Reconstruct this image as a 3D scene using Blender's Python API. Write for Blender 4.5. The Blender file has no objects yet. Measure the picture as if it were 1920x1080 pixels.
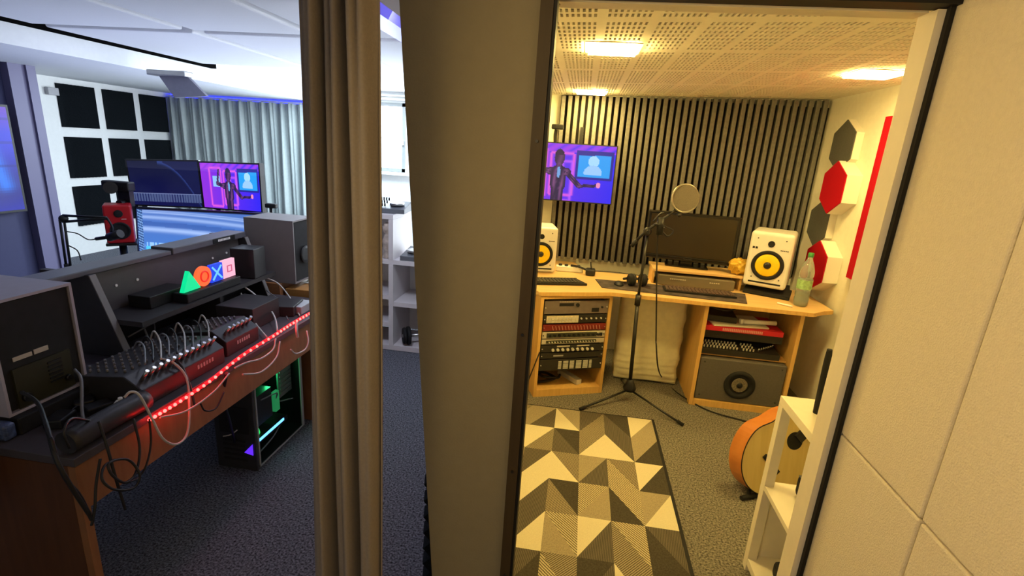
import bpy, bmesh, math, random
from mathutils import Vector, Matrix
from math import radians as rd, sin, cos, pi
C = bpy.context.scene.collection
random.seed(7)
# ---------------------------------------------------------------- camera
F = 940.0; YAW, PITCH, ROLL = rd(7.0), rd(15.5), rd(3.8); CAM = Vector((0, 0, 1.6))
fw = Vector((-sin(YAW)*cos(PITCH), cos(YAW)*cos(PITCH), -sin(PITCH)))
r0 = Vector((cos(YAW), sin(YAW), 0)); u0 = r0.cross(fw)
rt = r0*cos(ROLL) + u0*sin(ROLL); uv = u0*cos(ROLL) - r0*sin(ROLL)
cd = bpy.data.cameras.new('camera'); co = bpy.data.objects.new('camera', cd); C.objects.link(co)
co.matrix_world = Matrix(((rt.x, uv.x, -fw.x, 0), (rt.y, uv.y, -fw.y, 0), (rt.z, uv.z, -fw.z, 1.6), (0, 0, 0, 1)))
cd.sensor_width = 36; cd.lens = F/1920*36; cd.clip_start = .02
bpy.context.scene.camera = co
vs = bpy.context.scene.view_settings
bpy.context.scene.display_settings.display_device = 'sRGB'
vs.view_transform = 'Standard'; vs.look = 'None'; vs.gamma = 1; vs.use_curve_mapping = False; vs.exposure = 0.0
# ---------------------------------------------------------------- world and large lights
W = bpy.data.worlds.new('daylight'); bpy.context.scene.world = W; W.use_nodes = True
W.node_tree.nodes['Background'].inputs[0].default_value = (.85, .93, 1, 1)
W.node_tree.nodes['Background'].inputs[1].default_value = 6.0
def area(name, loc, rot, sx, sy, power, col):
    l = bpy.data.lights.new(name, 'AREA'); l.shape = 'RECTANGLE'; l.size = sx; l.size_y = sy; l.energy = power; l.color = col
    o = bpy.data.objects.new(name, l); C.objects.link(o); o.location = loc; o.rotation_euler = rot
    return o
area('window_daylight', (-2.9, 6.9, 1.65), (rd(-90), 0, 0), .6, .8, 90, (.8, .92, 1))
area('far_wall_fill_light', (-2.7, 5.9, 2.13), (0, 0, 0), .4, .9, 70, (.66, .86, 1))  # added fill without a fixture, brightens the far wall around the window
area('ceiling_fill_uplight', (-3.0, 4.2, 1.25), (rd(180), 0, 0), 2.6, 3.0, 19, (.55, .63, 1))  # added upward fill, no real lamp, lifts the left room ceiling
area('shelf_fill_light', (-1.0, 2.35, 2.10), (rd(42), 0, rd(5)), .35, .3, 15, (.80, .86, 1))  # added fill aimed at the white shelf and floor, past the desk
area('right_wall_fill_light', (-.45, .25, 1.75), (rd(0), rd(-75), 0), .5, .6, 10.5, (1, .69, .26))  # added fill turned sideways to brighten the right wall and spare the pillar
area('rear_fill_light', (-.3, -.8, 2.0), (rd(35), 0, 0), .5, .5, 2.4, (1, .80, .56))  # added weak fill behind the camera for curtain and pillar, no lamp modelled

# ---------------------------------------------------------------- helpers
def up(px, py, ax, v):
    d = fw + rt*((px-960)/F) - uv*((py-540)/F)
    return CAM + d*((v-CAM[ax])/d[ax])
def UX(px, py, v): return up(px, py, 0, v)
def UY(px, py, v): return up(px, py, 1, v)
def UZ(px, py, v): return up(px, py, 2, v)
MATS = {}
def mat(name, col, rough=.6, metal=0, noise=0, nscale=30, bump=0, bscale=80, emis=None, estr=0, spec=.4, alpha=1, trans=0):
    if name in MATS: return MATS[name]
    m = bpy.data.materials.new(name); m.use_nodes = True; n = m.node_tree.nodes; l = m.node_tree.links
    b = n['Principled BSDF']; b.inputs['Base Color'].default_value = (*col, 1); b.inputs['Roughness'].default_value = rough
    b.inputs['Metallic'].default_value = metal; b.inputs['Specular IOR Level'].default_value = spec
    b.inputs['Transmission Weight'].default_value = trans
    if emis: b.inputs['Emission Color'].default_value = (*emis, 1); b.inputs['Emission Strength'].default_value = estr
    tc = n.new('ShaderNodeTexCoord')
    t = n.new('ShaderNodeTexNoise'); t.inputs['Scale'].default_value = nscale; t.inputs['Detail'].default_value = 4
    l.new(tc.outputs['Object'], t.inputs['Vector'])
    r = n.new('ShaderNodeValToRGB'); k = noise
    r.color_ramp.elements[0].position = .3; r.color_ramp.elements[1].position = .7
    r.color_ramp.elements[0].color = (*[c*(1-k) for c in col], 1); r.color_ramp.elements[1].color = (*[min(1, c*(1+k)) for c in col], 1)
    l.new(t.outputs['Fac'], r.inputs[0]); l.new(r.outputs[0], b.inputs['Base Color'])
    if bump:
        t2 = n.new('ShaderNodeTexNoise'); t2.inputs['Scale'].default_value = bscale; t2.inputs['Detail'].default_value = 5
        l.new(tc.outputs['Object'], t2.inputs['Vector'])
        bp = n.new('ShaderNodeBump'); bp.inputs['Strength'].default_value = bump; bp.inputs['Distance'].default_value = .01
        l.new(t2.outputs['Fac'], bp.inputs['Height']); l.new(bp.outputs[0], b.inputs['Normal'])
    MATS[name] = m; return m
def wood(name, c1, c2, rough=.45, axis=(1, 12, 1)):
    if name in MATS: return MATS[name]
    m = mat(name, c1, rough); n = m.node_tree.nodes; l = m.node_tree.links
    mp = n.new('ShaderNodeMapping'); mp.inputs['Scale'].default_value = axis
    tc = [x for x in n if x.type == 'TEX_COORD'][0]; t = [x for x in n if x.type == 'TEX_NOISE'][0]; r = [x for x in n if x.type == 'VALTORGB'][0]
    l.new(tc.outputs['Object'], mp.inputs[0]); l.new(mp.outputs[0], t.inputs['Vector'])
    t.inputs['Scale'].default_value = 4; t.inputs['Distortion'].default_value = .6
    r.color_ramp.elements[0].color = (*c1, 1); r.color_ramp.elements[1].color = (*c2, 1)
    return m
def emi(name, col, s):
    if name in MATS: return MATS[name]
    m = mat(name, (.02, .02, .02), .5, emis=col, estr=s); return m
def stripes(name, c1, c2, scale=60, rot=(0, 0, .8), rough=.9):
    if name in MATS: return MATS[name]
    m = mat(name, c1, rough, spec=.1); n = m.node_tree.nodes; l = m.node_tree.links; b = n['Principled BSDF']
    tc = [x for x in n if x.type == 'TEX_COORD'][0]
    mp = n.new('ShaderNodeMapping'); mp.inputs['Rotation'].default_value = rot
    w = n.new('ShaderNodeTexWave'); w.inputs['Scale'].default_value = scale; w.inputs['Distortion'].default_value = 1.2; w.inputs['Detail'].default_value = 2
    w.inputs['Detail Scale'].default_value = 3
    r = n.new('ShaderNodeValToRGB'); r.color_ramp.elements[0].position = .35; r.color_ramp.elements[1].position = .65
    r.color_ramp.elements[0].color = (*c1, 1); r.color_ramp.elements[1].color = (*c2, 1)
    l.new(tc.outputs['Object'], mp.inputs[0]); l.new(mp.outputs[0], w.inputs['Vector']); l.new(w.outputs['Fac'], r.inputs[0]); l.new(r.outputs[0], b.inputs['Base Color'])
    return m
def bm_(): return bmesh.new()
def box(bm, x0, x1, y0, y1, z0, z1, M=None, mi=0):
    v = [bm.verts.new((x, y, z)) for x in (x0, x1) for y in (y0, y1) for z in (z0, z1)]
    for f in ((0, 1, 3, 2), (4, 6, 7, 5), (0, 4, 5, 1), (2, 3, 7, 6), (0, 2, 6, 4), (1, 5, 7, 3)):
        fa = bm.faces.new([v[i] for i in f]); fa.material_index = mi
    if M: bmesh.ops.transform(bm, matrix=M, verts=v)
    return v
def rbox(bm, x0, x1, y0, y1, z0, z1, r=.01, seg=3, M=None, mi=0):
    t = bmesh.new(); box(t, x0, x1, y0, y1, z0, z1)
    bmesh.ops.bevel(t, geom=t.edges[:], offset=r, segments=seg, profile=.5, affect='EDGES')
    return merge(bm, t, M, mi)
def merge(bm, t, M=None, mi=0):
    mp = {}
    for v in t.verts: mp[v] = bm.verts.new(M @ v.co if M else v.co)
    for f in t.faces:
        try:
            nf = bm.faces.new([mp[v] for v in f.verts]); nf.material_index = mi; nf.smooth = f.smooth
        except ValueError: pass
    t.free(); return list(mp.values())
def frame_of(d):
    d = d.normalized(); a = Vector((0, 0, 1)) if abs(d.z) < .95 else Vector((1, 0, 0))
    x = a.cross(d).normalized(); return x, d.cross(x)
def cyl(bm, p0, p1, r0_, r1_=None, seg=16, cap=True, mi=0):
    p0 = Vector(p0); p1 = Vector(p1); r1_ = r0_ if r1_ is None else r1_
    x, y = frame_of(p1-p0)
    A = [bm.verts.new(p0 + (x*cos(2*pi*i/seg) + y*sin(2*pi*i/seg))*r0_) for i in range(seg)]
    B = [bm.verts.new(p1 + (x*cos(2*pi*i/seg) + y*sin(2*pi*i/seg))*r1_) for i in range(seg)]
    for i in range(seg):
        f = bm.faces.new((A[i], A[(i+1) % seg], B[(i+1) % seg], B[i])); f.smooth = True; f.material_index = mi
    if cap:
        f = bm.faces.new(A[::-1]); f.material_index = mi; f = bm.faces.new(B); f.material_index = mi
def lathe(bm, prof, org, d, seg=32, mi=0):
    org = Vector(org); d = Vector(d).normalized(); x, y = frame_of(d); rings = []
    for (r, h) in prof:
        rings.append([bm.verts.new(org + d*h + (x*cos(2*pi*i/seg) + y*sin(2*pi*i/seg))*max(r, 1e-4)) for i in range(seg)])
    for a, b in zip(rings, rings[1:]):
        for i in range(seg):
            f = bm.faces.new((a[i], a[(i+1) % seg], b[(i+1) % seg], b[i])); f.smooth = True; f.material_index = mi
    f = bm.faces.new(rings[0][::-1]); f.material_index = mi; f = bm.faces.new(rings[-1]); f.material_index = mi
def torus(bm, c, d, R, r, seg=32, rs=8, mi=0):
    c = Vector(c); d = Vector(d).normalized(); x, y = frame_of(d); rings = []
    for i in range(seg):
        e = x*cos(2*pi*i/seg) + y*sin(2*pi*i/seg)
        rings.append([bm.verts.new(c + e*(R + r*cos(2*pi*j/rs)) + d*(r*sin(2*pi*j/rs))) for j in range(rs)])
    for i in range(seg):
        a = rings[i]; b = rings[(i+1) % seg]
        for j in range(rs):
            f = bm.faces.new((a[j], b[j], b[(j+1) % rs], a[(j+1) % rs])); f.smooth = True; f.material_index = mi
def sphere(bm, c, r, sc=(1, 1, 1), seg=16, mi=0):
    t = bmesh.new(); bmesh.ops.create_uvsphere(t, u_segments=seg, v_segments=max(6, seg//2), radius=r)
    for f in t.faces: f.smooth = True
    return merge(bm, t, Matrix.Translation(Vector(c)) @ Matrix.Diagonal((*sc, 1)), mi)
def prism(bm, pts, off, mi=0):
    off = Vector(off); A = [bm.verts.new(Vector(p)) for p in pts]; B = [bm.verts.new(Vector(p)+off) for p in pts]; n = len(pts)
    f = bm.faces.new(A[::-1]); f.material_index = mi; f = bm.faces.new(B); f.material_index = mi
    for i in range(n):
        f = bm.faces.new((A[i], A[(i+1) % n], B[(i+1) % n], B[i])); f.material_index = mi
def spline(pts, n=8):
    P = [Vector(p) for p in pts]; P = [P[0]*2-P[1]] + P + [P[-1]*2-P[-2]]; out = []
    for i in range(1, len(P)-2):
        for k in range(n):
            t = k/n; a, b, c, d = P[i-1:i+3]
            out.append(.5*((2*b) + (c-a)*t + (2*a-5*b+4*c-d)*t*t + (3*b-a-3*c+d)*t**3))
    out.append(P[-2]); return out
def tube(bm, pts, r, n=8, seg=8, smooth=True, mi=0):
    P = spline(pts, n) if smooth else [Vector(p) for p in pts]
    rings = []; x = None
    for i, p in enumerate(P):
        d = (P[min(i+1, len(P)-1)] - P[max(i-1, 0)])
        if d.length < 1e-7: d = Vector((0, 0, 1))
        d.normalize()
        if x is None: x, y = frame_of(d)
        else:
            x = (x - d*x.dot(d)); x = x.normalized() if x.length > 1e-6 else frame_of(d)[0]; y = d.cross(x)
        rr = r if not callable(r) else r(i/(len(P)-1))
        rings.append([bm.verts.new(p + (x*cos(2*pi*j/seg) + y*sin(2*pi*j/seg))*rr) for j in range(seg)])
    for a, b in zip(rings, rings[1:]):
        for j in range(seg):
            f = bm.faces.new((a[j], a[(j+1) % seg], b[(j+1) % seg], b[j])); f.smooth = True; f.material_index = mi
    bm.faces.new(rings[0][::-1]); bm.faces.new(rings[-1])
def obj(name, bm, m, parent=None, world=False, bevel=0, local_origin=None):
    bmesh.ops.recalc_face_normals(bm, faces=bm.faces[:])
    if parent is not None and world:
        root = parent
        while root.parent: root = root.parent
        Mi = (Matrix.Translation(root.location) @ Matrix.Rotation(root.rotation_euler.z, 4, 'Z')).inverted()
        bmesh.ops.transform(bm, matrix=Mi, verts=bm.verts[:])
    me = bpy.data.meshes.new(name); bm.to_mesh(me); bm.free()
    for k in (m if isinstance(m, (list, tuple)) else [m]): me.materials.append(k)
    o = bpy.data.objects.new(name, me); C.objects.link(o)
    if parent is not None: o.parent = parent
    if bevel:
        b = o.modifiers.new('bevel', 'BEVEL'); b.width = bevel; b.segments = 2; b.limit_method = 'ANGLE'
    return o
def obj_split(name, bm, m, parent, world=False):
    # every loose piece becomes a part of its own
    seen = set(); out = []
    for v in list(bm.verts):
        if v in seen: continue
        st = [v]; isl = set([v])
        while st:
            q = st.pop()
            for e in q.link_edges:
                w = e.other_vert(q)
                if w not in isl: isl.add(w); st.append(w)
        seen |= isl; nb = bmesh.new(); mp = {w: nb.verts.new(w.co) for w in isl}; fs = set(f for w in isl for f in w.link_faces)
        for f in fs: nf = nb.faces.new([mp[w] for w in f.verts]); nf.smooth = f.smooth
        out.append(obj(name, nb, m, parent, world))
    bm.free(); return out
def tag(o, label, cat, group=None):
    o['label'] = label; o['category'] = cat
    if group: o['group'] = group
    return o
def thing(name, label, cat, loc=(0, 0, 0), rz=0, group=None):
    o = bpy.data.objects.new(name, None); C.objects.link(o); o.location = loc; o.rotation_euler = (0, 0, rz); o.empty_display_size = .05
    return tag(o, label, cat, group)
def struct(name, bm, m, parent=None, bevel=0):
    o = obj(name, bm, m, parent, bevel=bevel)
    if parent is None: o['kind'] = 'structure'
    return o
def solid(name, label, cat, bm, m, group=None, bevel=0):
    # a thing of one mesh, origin moved to its base
    zs = [v.co.z for v in bm.verts]; xs = [v.co.x for v in bm.verts]; ys = [v.co.y for v in bm.verts]
    c = Vector(((min(xs)+max(xs))/2, (min(ys)+max(ys))/2, min(zs))); bmesh.ops.translate(bm, vec=-c, verts=bm.verts[:])
    o = obj(name, bm, m, bevel=bevel); o.location = c; return tag(o, label, cat, group)
def B(*a, **k):
    bm = bm_(); box(bm, *a, **k); return bm
def RZ(loc, a): return Matrix.Translation(Vector(loc)) @ Matrix.Rotation(a, 4, 'Z')

# ---------------------------------------------------------------- materials
white_wall = mat('white_paint', (.78, .79, .78), .8, noise=.02, bump=.12, bscale=120)
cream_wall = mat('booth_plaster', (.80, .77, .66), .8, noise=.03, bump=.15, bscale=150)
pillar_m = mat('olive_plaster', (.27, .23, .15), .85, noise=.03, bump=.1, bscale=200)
carpet = mat('grey_carpet', (.17, .176, .205), .95, noise=.9, nscale=120, bump=.9, bscale=300, spec=.05)
ceil_m = mat('ceiling_white', (.74, .76, .78), .85, noise=.02, bump=.08, bscale=200)
raft_m = mat('raft_fibre', (.70, .71, .74), .9, noise=.04, nscale=200, bump=.2, bscale=300)
black = mat('black_plastic', (.012, .012, .013), .45, noise=.1)
blackm = mat('black_matte', (.01, .01, .011), .8, noise=.2)
darkg = mat('dark_grey_laminate', (.032, .029, .031), .5, noise=.08, nscale=60)
midg = mat('mid_grey_laminate', (.085, .078, .080), .5, noise=.06)
lightg = mat('light_grey_laminate', (.36, .36, .38), .5, noise=.04)
metal = mat('brushed_metal', (.5, .5, .5), .3, metal=.9, noise=.05)
dmetal = mat('dark_metal', (.05, .05, .05), .35, metal=.8, noise=.05)
white = mat('white_plastic', (.82, .81, .78), .4, noise=.02)
cable_b = mat('black_cable_rubber', (.012, .012, .013), .5)
cable_w = mat('white_cable_rubber', (.5, .48, .46), .5)
cable_g = mat('grey_cable_rubber', (.16, .16, .17), .5)
oak = wood('beech_veneer', (.64, .38, .11), (.74, .46, .15), .4, (14, 14, 1))
oak_t = wood('beech_top_veneer', (.66, .43, .18), (.74, .50, .23), .35, (1, 10, 1))
brownwood = wood('brown_desk_veneer', (.075, .028, .010), (.11, .042, .016), .45, (10, 10, 1))
brownedge = wood('brown_edge_veneer', (.24, .10, .04), (.31, .135, .055), .45, (2, 10, 2))
red_felt = mat('red_felt', (.42, .008, .018), .95, noise=.15, nscale=300, bump=.3, bscale=400, spec=.05)
grey_felt = mat('grey_felt', (.10, .10, .095), .95, noise=.2, nscale=300, bump=.3, bscale=400, spec=.05)
foam_b = mat('charcoal_foam', (.012, .015, .018), .95, noise=.2, nscale=150, bump=.4, bscale=200, spec=.05)
foam_w = mat('white_acoustic_board', (.74, .66, .53), .9, noise=.03, nscale=80, bump=.35, bscale=260, spec=.1)
casing_m = wood('dark_stained_casing', (.045, .028, .010), (.06, .038, .015), .55, (8, 8, 1))
seal_m = mat('black_rubber_seal', (.006, .005, .005), .6)
jamb_m = mat('cream_jamb_paint', (.78, .70, .55), .6, noise=.02, bump=.05)

# ---------------------------------------------------------------- structure
ZL = 2.24
bm = B(-6.3, 2.0, -1.8, 1.25, -.1, 0); prism(bm, [(-6.3, 1.25, -.1), (-.30, 1.25, -.1), (-.52, 2.2, -.1), (-.62, 2.7, -.1), (-.62, 7.4, -.1), (-6.3, 7.4, -.1)], (0, 0, .1)); struct('floor', bm, carpet)
bm = bm_(); prism(bm, [(-.30, 1.25, -.1), (1.9, 1.25, -.1), (1.9, 4.2, -.1), (-.62, 4.2, -.1), (-.62, 2.7, -.1), (-.52, 2.2, -.1)], (0, 0, .1)); struct('floor_booth', bm, mat('booth_carpet', (.215, .20, .165), .95, noise=.75, nscale=120, bump=.9, bscale=220, spec=.05))
struct('wall_left', B(-6.15, -6, -1.8, 7.2, 0, 2.4), white_wall)
# back wall of the left room with the window opening
WX0, WX1, WZ0, WZ1 = -3.3, -2.49, 1.18, 2.10
bm = bm_()
box(bm, -6, WX0, 7, 7.15, 0, 2.4); box(bm, WX1, -.62, 7, 7.15, 0, 2.4); box(bm, WX0, WX1, 7, 7.15, 0, WZ0); box(bm, WX0, WX1, 7, 7.15, WZ1, 2.4)
struct('wall_back', bm, white_wall)
struct('wall_behind', B(-6, 1.0, -1.65, -1.5, 0, 2.4), white_wall)
struct('wall_right_corridor', B(.72, .9, -1.5, 1.2, 0, 2.4), foam_w)
struct('wall_tv', B(-6, -5.2, -1.5, 4.12, 0, 2.05), mat('blue_partition_paint', (.035, .037, .10), .7, noise=.03))
bm = bm_(); box(bm, -5.22, -5.12, 4.12, 4.26, 0, 2.05); box(bm, -5.26, -5.1, 4.26, 4.34, 0, 2.05); struct('trim_1', bm, mat('partition_trim_paint', (.13, .12, .22), .5))
# ceilings
struct('ceiling', B(-3.8, 1.0, -1.6, 7.1, ZL, ZL+.1), ceil_m)
struct('ceiling_left', B(-6.1, -3.82, -1.6, 7.1, 2.05, 2.4), ceil_m)
struct('trim_gap_shade', B(-3.82, -3.765, -1.5, 5.0, 2.185, ZL), mat('shadow_gap_black', (.004, .004, .004), 1, spec=0))  # black strip fills the open ceiling slot, its shade put into the colour
g = 'acoustic panels fixed under the ceiling of the left room'
bx = [(-3.72, -2.62), (-2.54, -1.75), (-1.68, -1.12)]; by = [(.55, 1.85), (1.93, 3.2), (3.28, 4.75)]
nm = {0: 'beside the dark shadow gap', 1: 'in the middle column', 2: 'next to the blue lit beam'}
nr = {0: 'nearest the camera', 1: 'in the middle row', 2: 'farthest back'}
for i, (a, b) in enumerate(bx):
    for j, (c, d) in enumerate(by):
        bm = bm_(); rbox(bm, a, b, c, d, 2.195, ZL-.001, .012, 2)
        solid('ceiling_raft', f'white fibre ceiling panel {nm[i]}, {nr[j]}', 'ceiling panel', bm, raft_m, g)
bm = B(-1.05, -.93, 1.3, 6.9, 2.12, ZL); struct('trim_3', bm, emi('violet_lit_trim', (.10, .08, .75), 1.0))
bm = bm_()
for k in range(6): box(bm, -.90+k*.035, -.885+k*.035, 1.35, 6.9, 2.2, ZL)
struct('trim_4', bm, white)
# booth walls
bm = bm_(); zt = 2.3
xa = lambda z: -.31-.07*z
def P3(x, y, z): return (x, y, z)
LX, RX, DZ = -.125, .70, 1.935
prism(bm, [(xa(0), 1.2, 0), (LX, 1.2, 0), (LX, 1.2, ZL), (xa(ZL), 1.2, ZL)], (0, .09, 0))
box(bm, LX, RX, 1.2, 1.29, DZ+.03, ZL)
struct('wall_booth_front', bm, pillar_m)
bm = bm_()
prism(bm, [(RX+.08, 1.22, 0), (1.85, 1.22, 0), (1.85, 1.29, 0), (RX+.08, 1.29, 0)], (0, 0, ZL)); struct('wall_booth_front_right', bm, cream_wall)
bm = bm_(); prism(bm, [(-.33, 1.295, 0), (-.27, 1.295, 0), (-.49, 2.2, 0), (-.58, 2.7, 0), (-.58, 4.1, 0), (-.66, 4.1, 0), (-.66, 2.7, 0), (-.55, 2.2, 0)], (0, 0, ZL)); struct('wall_booth_left', bm, cream_wall)
struct('wall_booth_back', B(-.66, 1.85, 4.1, 4.25, 0, ZL), cream_wall)
struct('wall_booth_right', B(1.7, 1.85, 1.29, 4.1, 0, ZL), cream_wall)
# perforated booth ceiling (slightly falling to the left)
def cz(x): return 2.035 + .033*(x-.3)
xs = []; ys = []
x = -.30-.35; 
while x < 1.7:
    for k in range(8): xs.append((x+k*.018, x+k*.018+.009))
    x += .17
y = 1.36; r_ = 0
while y < 4.0:
    ys.append((y, y+.038)); y += .058; r_ += 1
    if r_ % 8 == 0: y += .05
LPX = [((.07, 2.28), .2), ((0.0, 3.80), .2), ((1.36, 2.86), .2)]
def inlight(x, y): return any(abs(x-c[0]) < .12 and abs(y-c[1]) < .12 for c, s in LPX)
bm = bm_(); xe = [-.66]; ye = [1.22]
for a, b in xs: xe += [a, b]
for a, b in ys: ye += [a, b]
xe.append(1.72); ye.append(4.12); vv = {}
xe = sorted(e for e in xe if -.66 <= e <= 1.72)
hx = lambda m: any(a < m < b for a, b in xs)
hy = lambda m: any(a < m < b for a, b in ys)
def gv(i, j):
    if (i, j) not in vv: vv[i, j] = bm.verts.new((xe[i], ye[j], cz(xe[i])))
    return vv[i, j]
for i in range(len(xe)-1):
    mx = (xe[i]+xe[i+1])/2; h = hx(mx) and -.55 < mx < 1.64
    for j in range(len(ye)-1):
        my = (ye[j]+ye[j+1])/2
        if h and hy(my) and not inlight(mx, my): continue
        bm.faces.new((gv(i, j), gv(i+1, j), gv(i+1, j+1), gv(i, j+1)))
o = struct('ceiling_booth', bm, mat('perforated_plasterboard', (.90, .86, .74), .85, noise=.02))
sm = o.modifiers.new('thick', 'SOLIDIFY'); sm.thickness = .008; sm.offset = 1
bm = bm_(); prism(bm, [(-.66, 1.22, cz(-.66)+.03), (1.72, 1.22, cz(1.72)+.03), (1.72, 1.22, cz(1.72)+.05), (-.66, 1.22, cz(-.66)+.05)], (0, 2.9, 0)); struct('ceiling_booth_void', bm, mat('mineral_wool', (.30, .24, .15), .95))
# ceiling lights of the booth
gl = 'square light panels in the perforated booth ceiling'
for (c, s), lb in zip(LPX, ('square warm ceiling light nearest the door at the left', 'square warm ceiling light at the back above the slatted wall', 'square warm ceiling light on the right side of the perforated ceiling')):
    z = cz(c[0]); t = thing('ceiling_light', lb, 'light', (c[0], c[1], z-.016), 0, gl)
    fr = bm_(); h = s/2+.012
    for a in ((-h, -h+.012, -h, h), (h-.012, h, -h, h), (-h+.012, h-.012, -h, -h+.012), (-h+.012, h-.012, h-.012, h)): box(fr, *a, .010, .015)
    obj('frame', fr, white, t)
    obj('diffuser', B(-s/2+.001, s/2-.001, -s/2+.001, s/2-.001, .000, .014), emi('warm_diffuser', (1, .715, .215), 145), t)
# door frame
t = bm_(); box(t, LX, LX+.028, 1.185, 1.25, 0, DZ); box(t, LX, RX, 1.185, 1.25, DZ, DZ+.035)
t2 = bm_(); box(t2, LX+.028, LX+.036, 1.19, 1.24, 0, DZ-.008); box(t2, LX+.036, RX-.006, 1.19, 1.24, DZ-.010, DZ); box(t2, RX-.015, RX-.006, 1.206, 1.219, 0, DZ)
fr = struct('door_1', t, casing_m)
obj('rubber_seal', t2, seal_m, fr)
t3 = bm_(); box(t3, RX-.03, RX+.08, 1.22, 1.285, 0, DZ-.012); obj('door_jamb', t3, jamb_m, fr)
t4 = bm_(); box(t4, LX+.036, RX-.03, 1.25, 1.30, DZ-.012, DZ+.06); obj('door_head', t4, jamb_m, fr)
t5 = bm_()
for z in (1.62, 1.15, .75, .4): cyl(t5, (LX+.014, 1.184, z), (LX+.014, 1.180, z), .0035)
obj('screw', t5, dmetal, fr)
# acoustic boards on the corridor side wall at the right
gb = 'cream acoustic boards on the wall right of the doorway'
for (y0, y1, z0, z1, lb) in ((.905, 1.215, .975, ZL-.02, 'narrow cream acoustic board right of the door seal, upper row'), (.905, 1.215, .01, .97, 'narrow cream acoustic board right of the door seal, lower row'),
                             (.1, .9, .975, ZL-.02, 'wide cream acoustic board at the right picture edge, upper row'), (.1, .9, .01, .97, 'wide cream acoustic board at the right picture edge, lower row')):
    bm = bm_(); rbox(bm, .695, .719, y0, y1, z0, z1, .004, 2); solid('acoustic_wall_tile', lb, 'wall panel', bm, foam_w, gb)
# dark foam strip on the outside of the booth wall
bm = bm_()
for k in range(10): prism(bm, [(-.345, 1.292, .01+k*.06), (-.345, 1.292, .07+k*.06), (-.365, 1.292, .07+k*.06), (-.392, 1.292, .04+k*.06), (-.365, 1.292, .01+k*.06)], (-.012, .05, 0))
solid('foam_strip', 'dark ridged foam strip low on the edge of the booth wall', 'foam panel', bm, foam_b)
# window
t = bm_(); fw_ = .045
box(t, WX0, WX1, 6.99, 7.05, WZ0, WZ0+fw_); box(t, WX0, WX1, 6.99, 7.05, WZ1-fw_, WZ1); box(t, WX0, WX0+fw_, 6.99, 7.05, WZ0, WZ1); box(t, WX1-fw_, WX1, 6.99, 7.05, WZ0, WZ1)
wf = struct('window_1', t, mat('window_frame_grey', (.25, .26, .26), .5))
obj('pane', B(WX0+fw_, WX1-fw_, 7.015, 7.02, WZ0+fw_, WZ1-fw_), mat('window_glass', (1, 1, 1), .0, trans=1), wf)
h = bm_(); box(h, WX1-.05, WX1-.02, 6.95, 6.99, 1.55, 1.62); box(h, WX1-.13, WX1-.02, 6.93, 6.95, 1.60, 1.625); obj('window_handle', h, white, wf)
obj('window_sill', B(WX0-.05, WX1+.1, 6.88, 7.0, WZ0-.04, WZ0-.005), white, wf)
struct('trim_5', B(-3.4, -.7, 6.93, 7.0, 2.13, 2.15), white)
struct('trim_6', B(-3.4, -.7, 6.95, 7.0, 2.18, 2.20), white)

# ---------------------------------------------------------------- painted screens
def lerp(a, b, t): return tuple(x+(y-x)*t for x, y in zip(a, b))
def seg(u, v, a, b):
    ax, ay = a; bx_, by_ = b; dx, dy = bx_-ax, by_-ay; t = max(0, min(1, ((u-ax)*dx+(v-ay)*dy)/(dx*dx+dy*dy)))
    return math.hypot(u-ax-dx*t, v-ay-dy*t), t
def paint_neon(u, v):   # u across, v down; aspect 1.75
    U0 = u*1.75; U = U0-.27; c = lerp((.16, .03, .75), (.03, .02, .80), u); c = lerp(c, (.30, .03, .60), max(0, .55-u)*1.2)
    for i, (x0, x1, y0, y1) in enumerate(((.0, .34, .10, .95), (.42, .80, .16, .9), (.62, .78, .3, 1.0))):
        e = min(abs(U-x0), abs(U-x1)) if y0 < v < y1 else 9; e2 = min(abs(v-y0), abs(v-y1)) if x0 < U < x1 else 9
        k = math.exp(-min(e, e2)**2/.0006); c = lerp(c, (.85, .12, .65) if i != 2 else (.5, .1, .9), .8*k)
    if v < .14: c = lerp(c, (.45, .05, .75), .6*abs(sin(U*14+v*20)))
    U = U0-.1
    if 1.05 < U < 1.58 and .16+.05*(1.58-U) < v < .55:
        c = (.02, .32, .85)
        d = ((U-1.3)/.09)**2+((v-.28)/.10)**2
        if d < 1: c = (.35, .65, .95)
        d = ((U-1.3)/.15)**2+((v-.48)/.14)**2
        if d < 1 and v < .52: c = (.30, .55, .95)
    elif 1.01 < U < 1.62 and .10 < v < .60: c = (.02, .02, .28)
    U = U0-.27
    if .08 < U < .30 and .28 < v < .52: c = (.25, .5, .85)
    # figure
    body = False; hl = 0
    if ((U-.56)/.085)**2+((v-.24)/.15)**2 < 1: body = True; hl = .5 if v > .2 else 0
    for a, b, r in (((.56, .36), (.56, .46), .045), ((.42, .49), (.70, .49), .07), ((.56, .5), (.56, .72), .13), ((.56, .72), (.56, 1.0), .10), ((.70, .5), (.92, .72), .042), ((.92, .72), (1.2, .70), .028), ((.42, .5), (.22, .44), .045), ((.22, .44), (.28, .15), .028)):
        d, t_ = seg(U, v, a, b)
        if d < r: body = True; hl = max(hl, 1-abs(d/r-.5)*3)
    if body: c = lerp((.02, .012, .06), (.30, .10, .32), max(0, hl)*.6*(.5+.5*sin(U*42+v*9)))
    if ((U-.56)/.03)**2+((v-.50)/.10)**2 < 1: c = (.15, .35, .7)
    if ((U-1.24)/.04)**2+((v-.69)/.05)**2 < 1: c = (.8, .25, .5)
    return c
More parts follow.
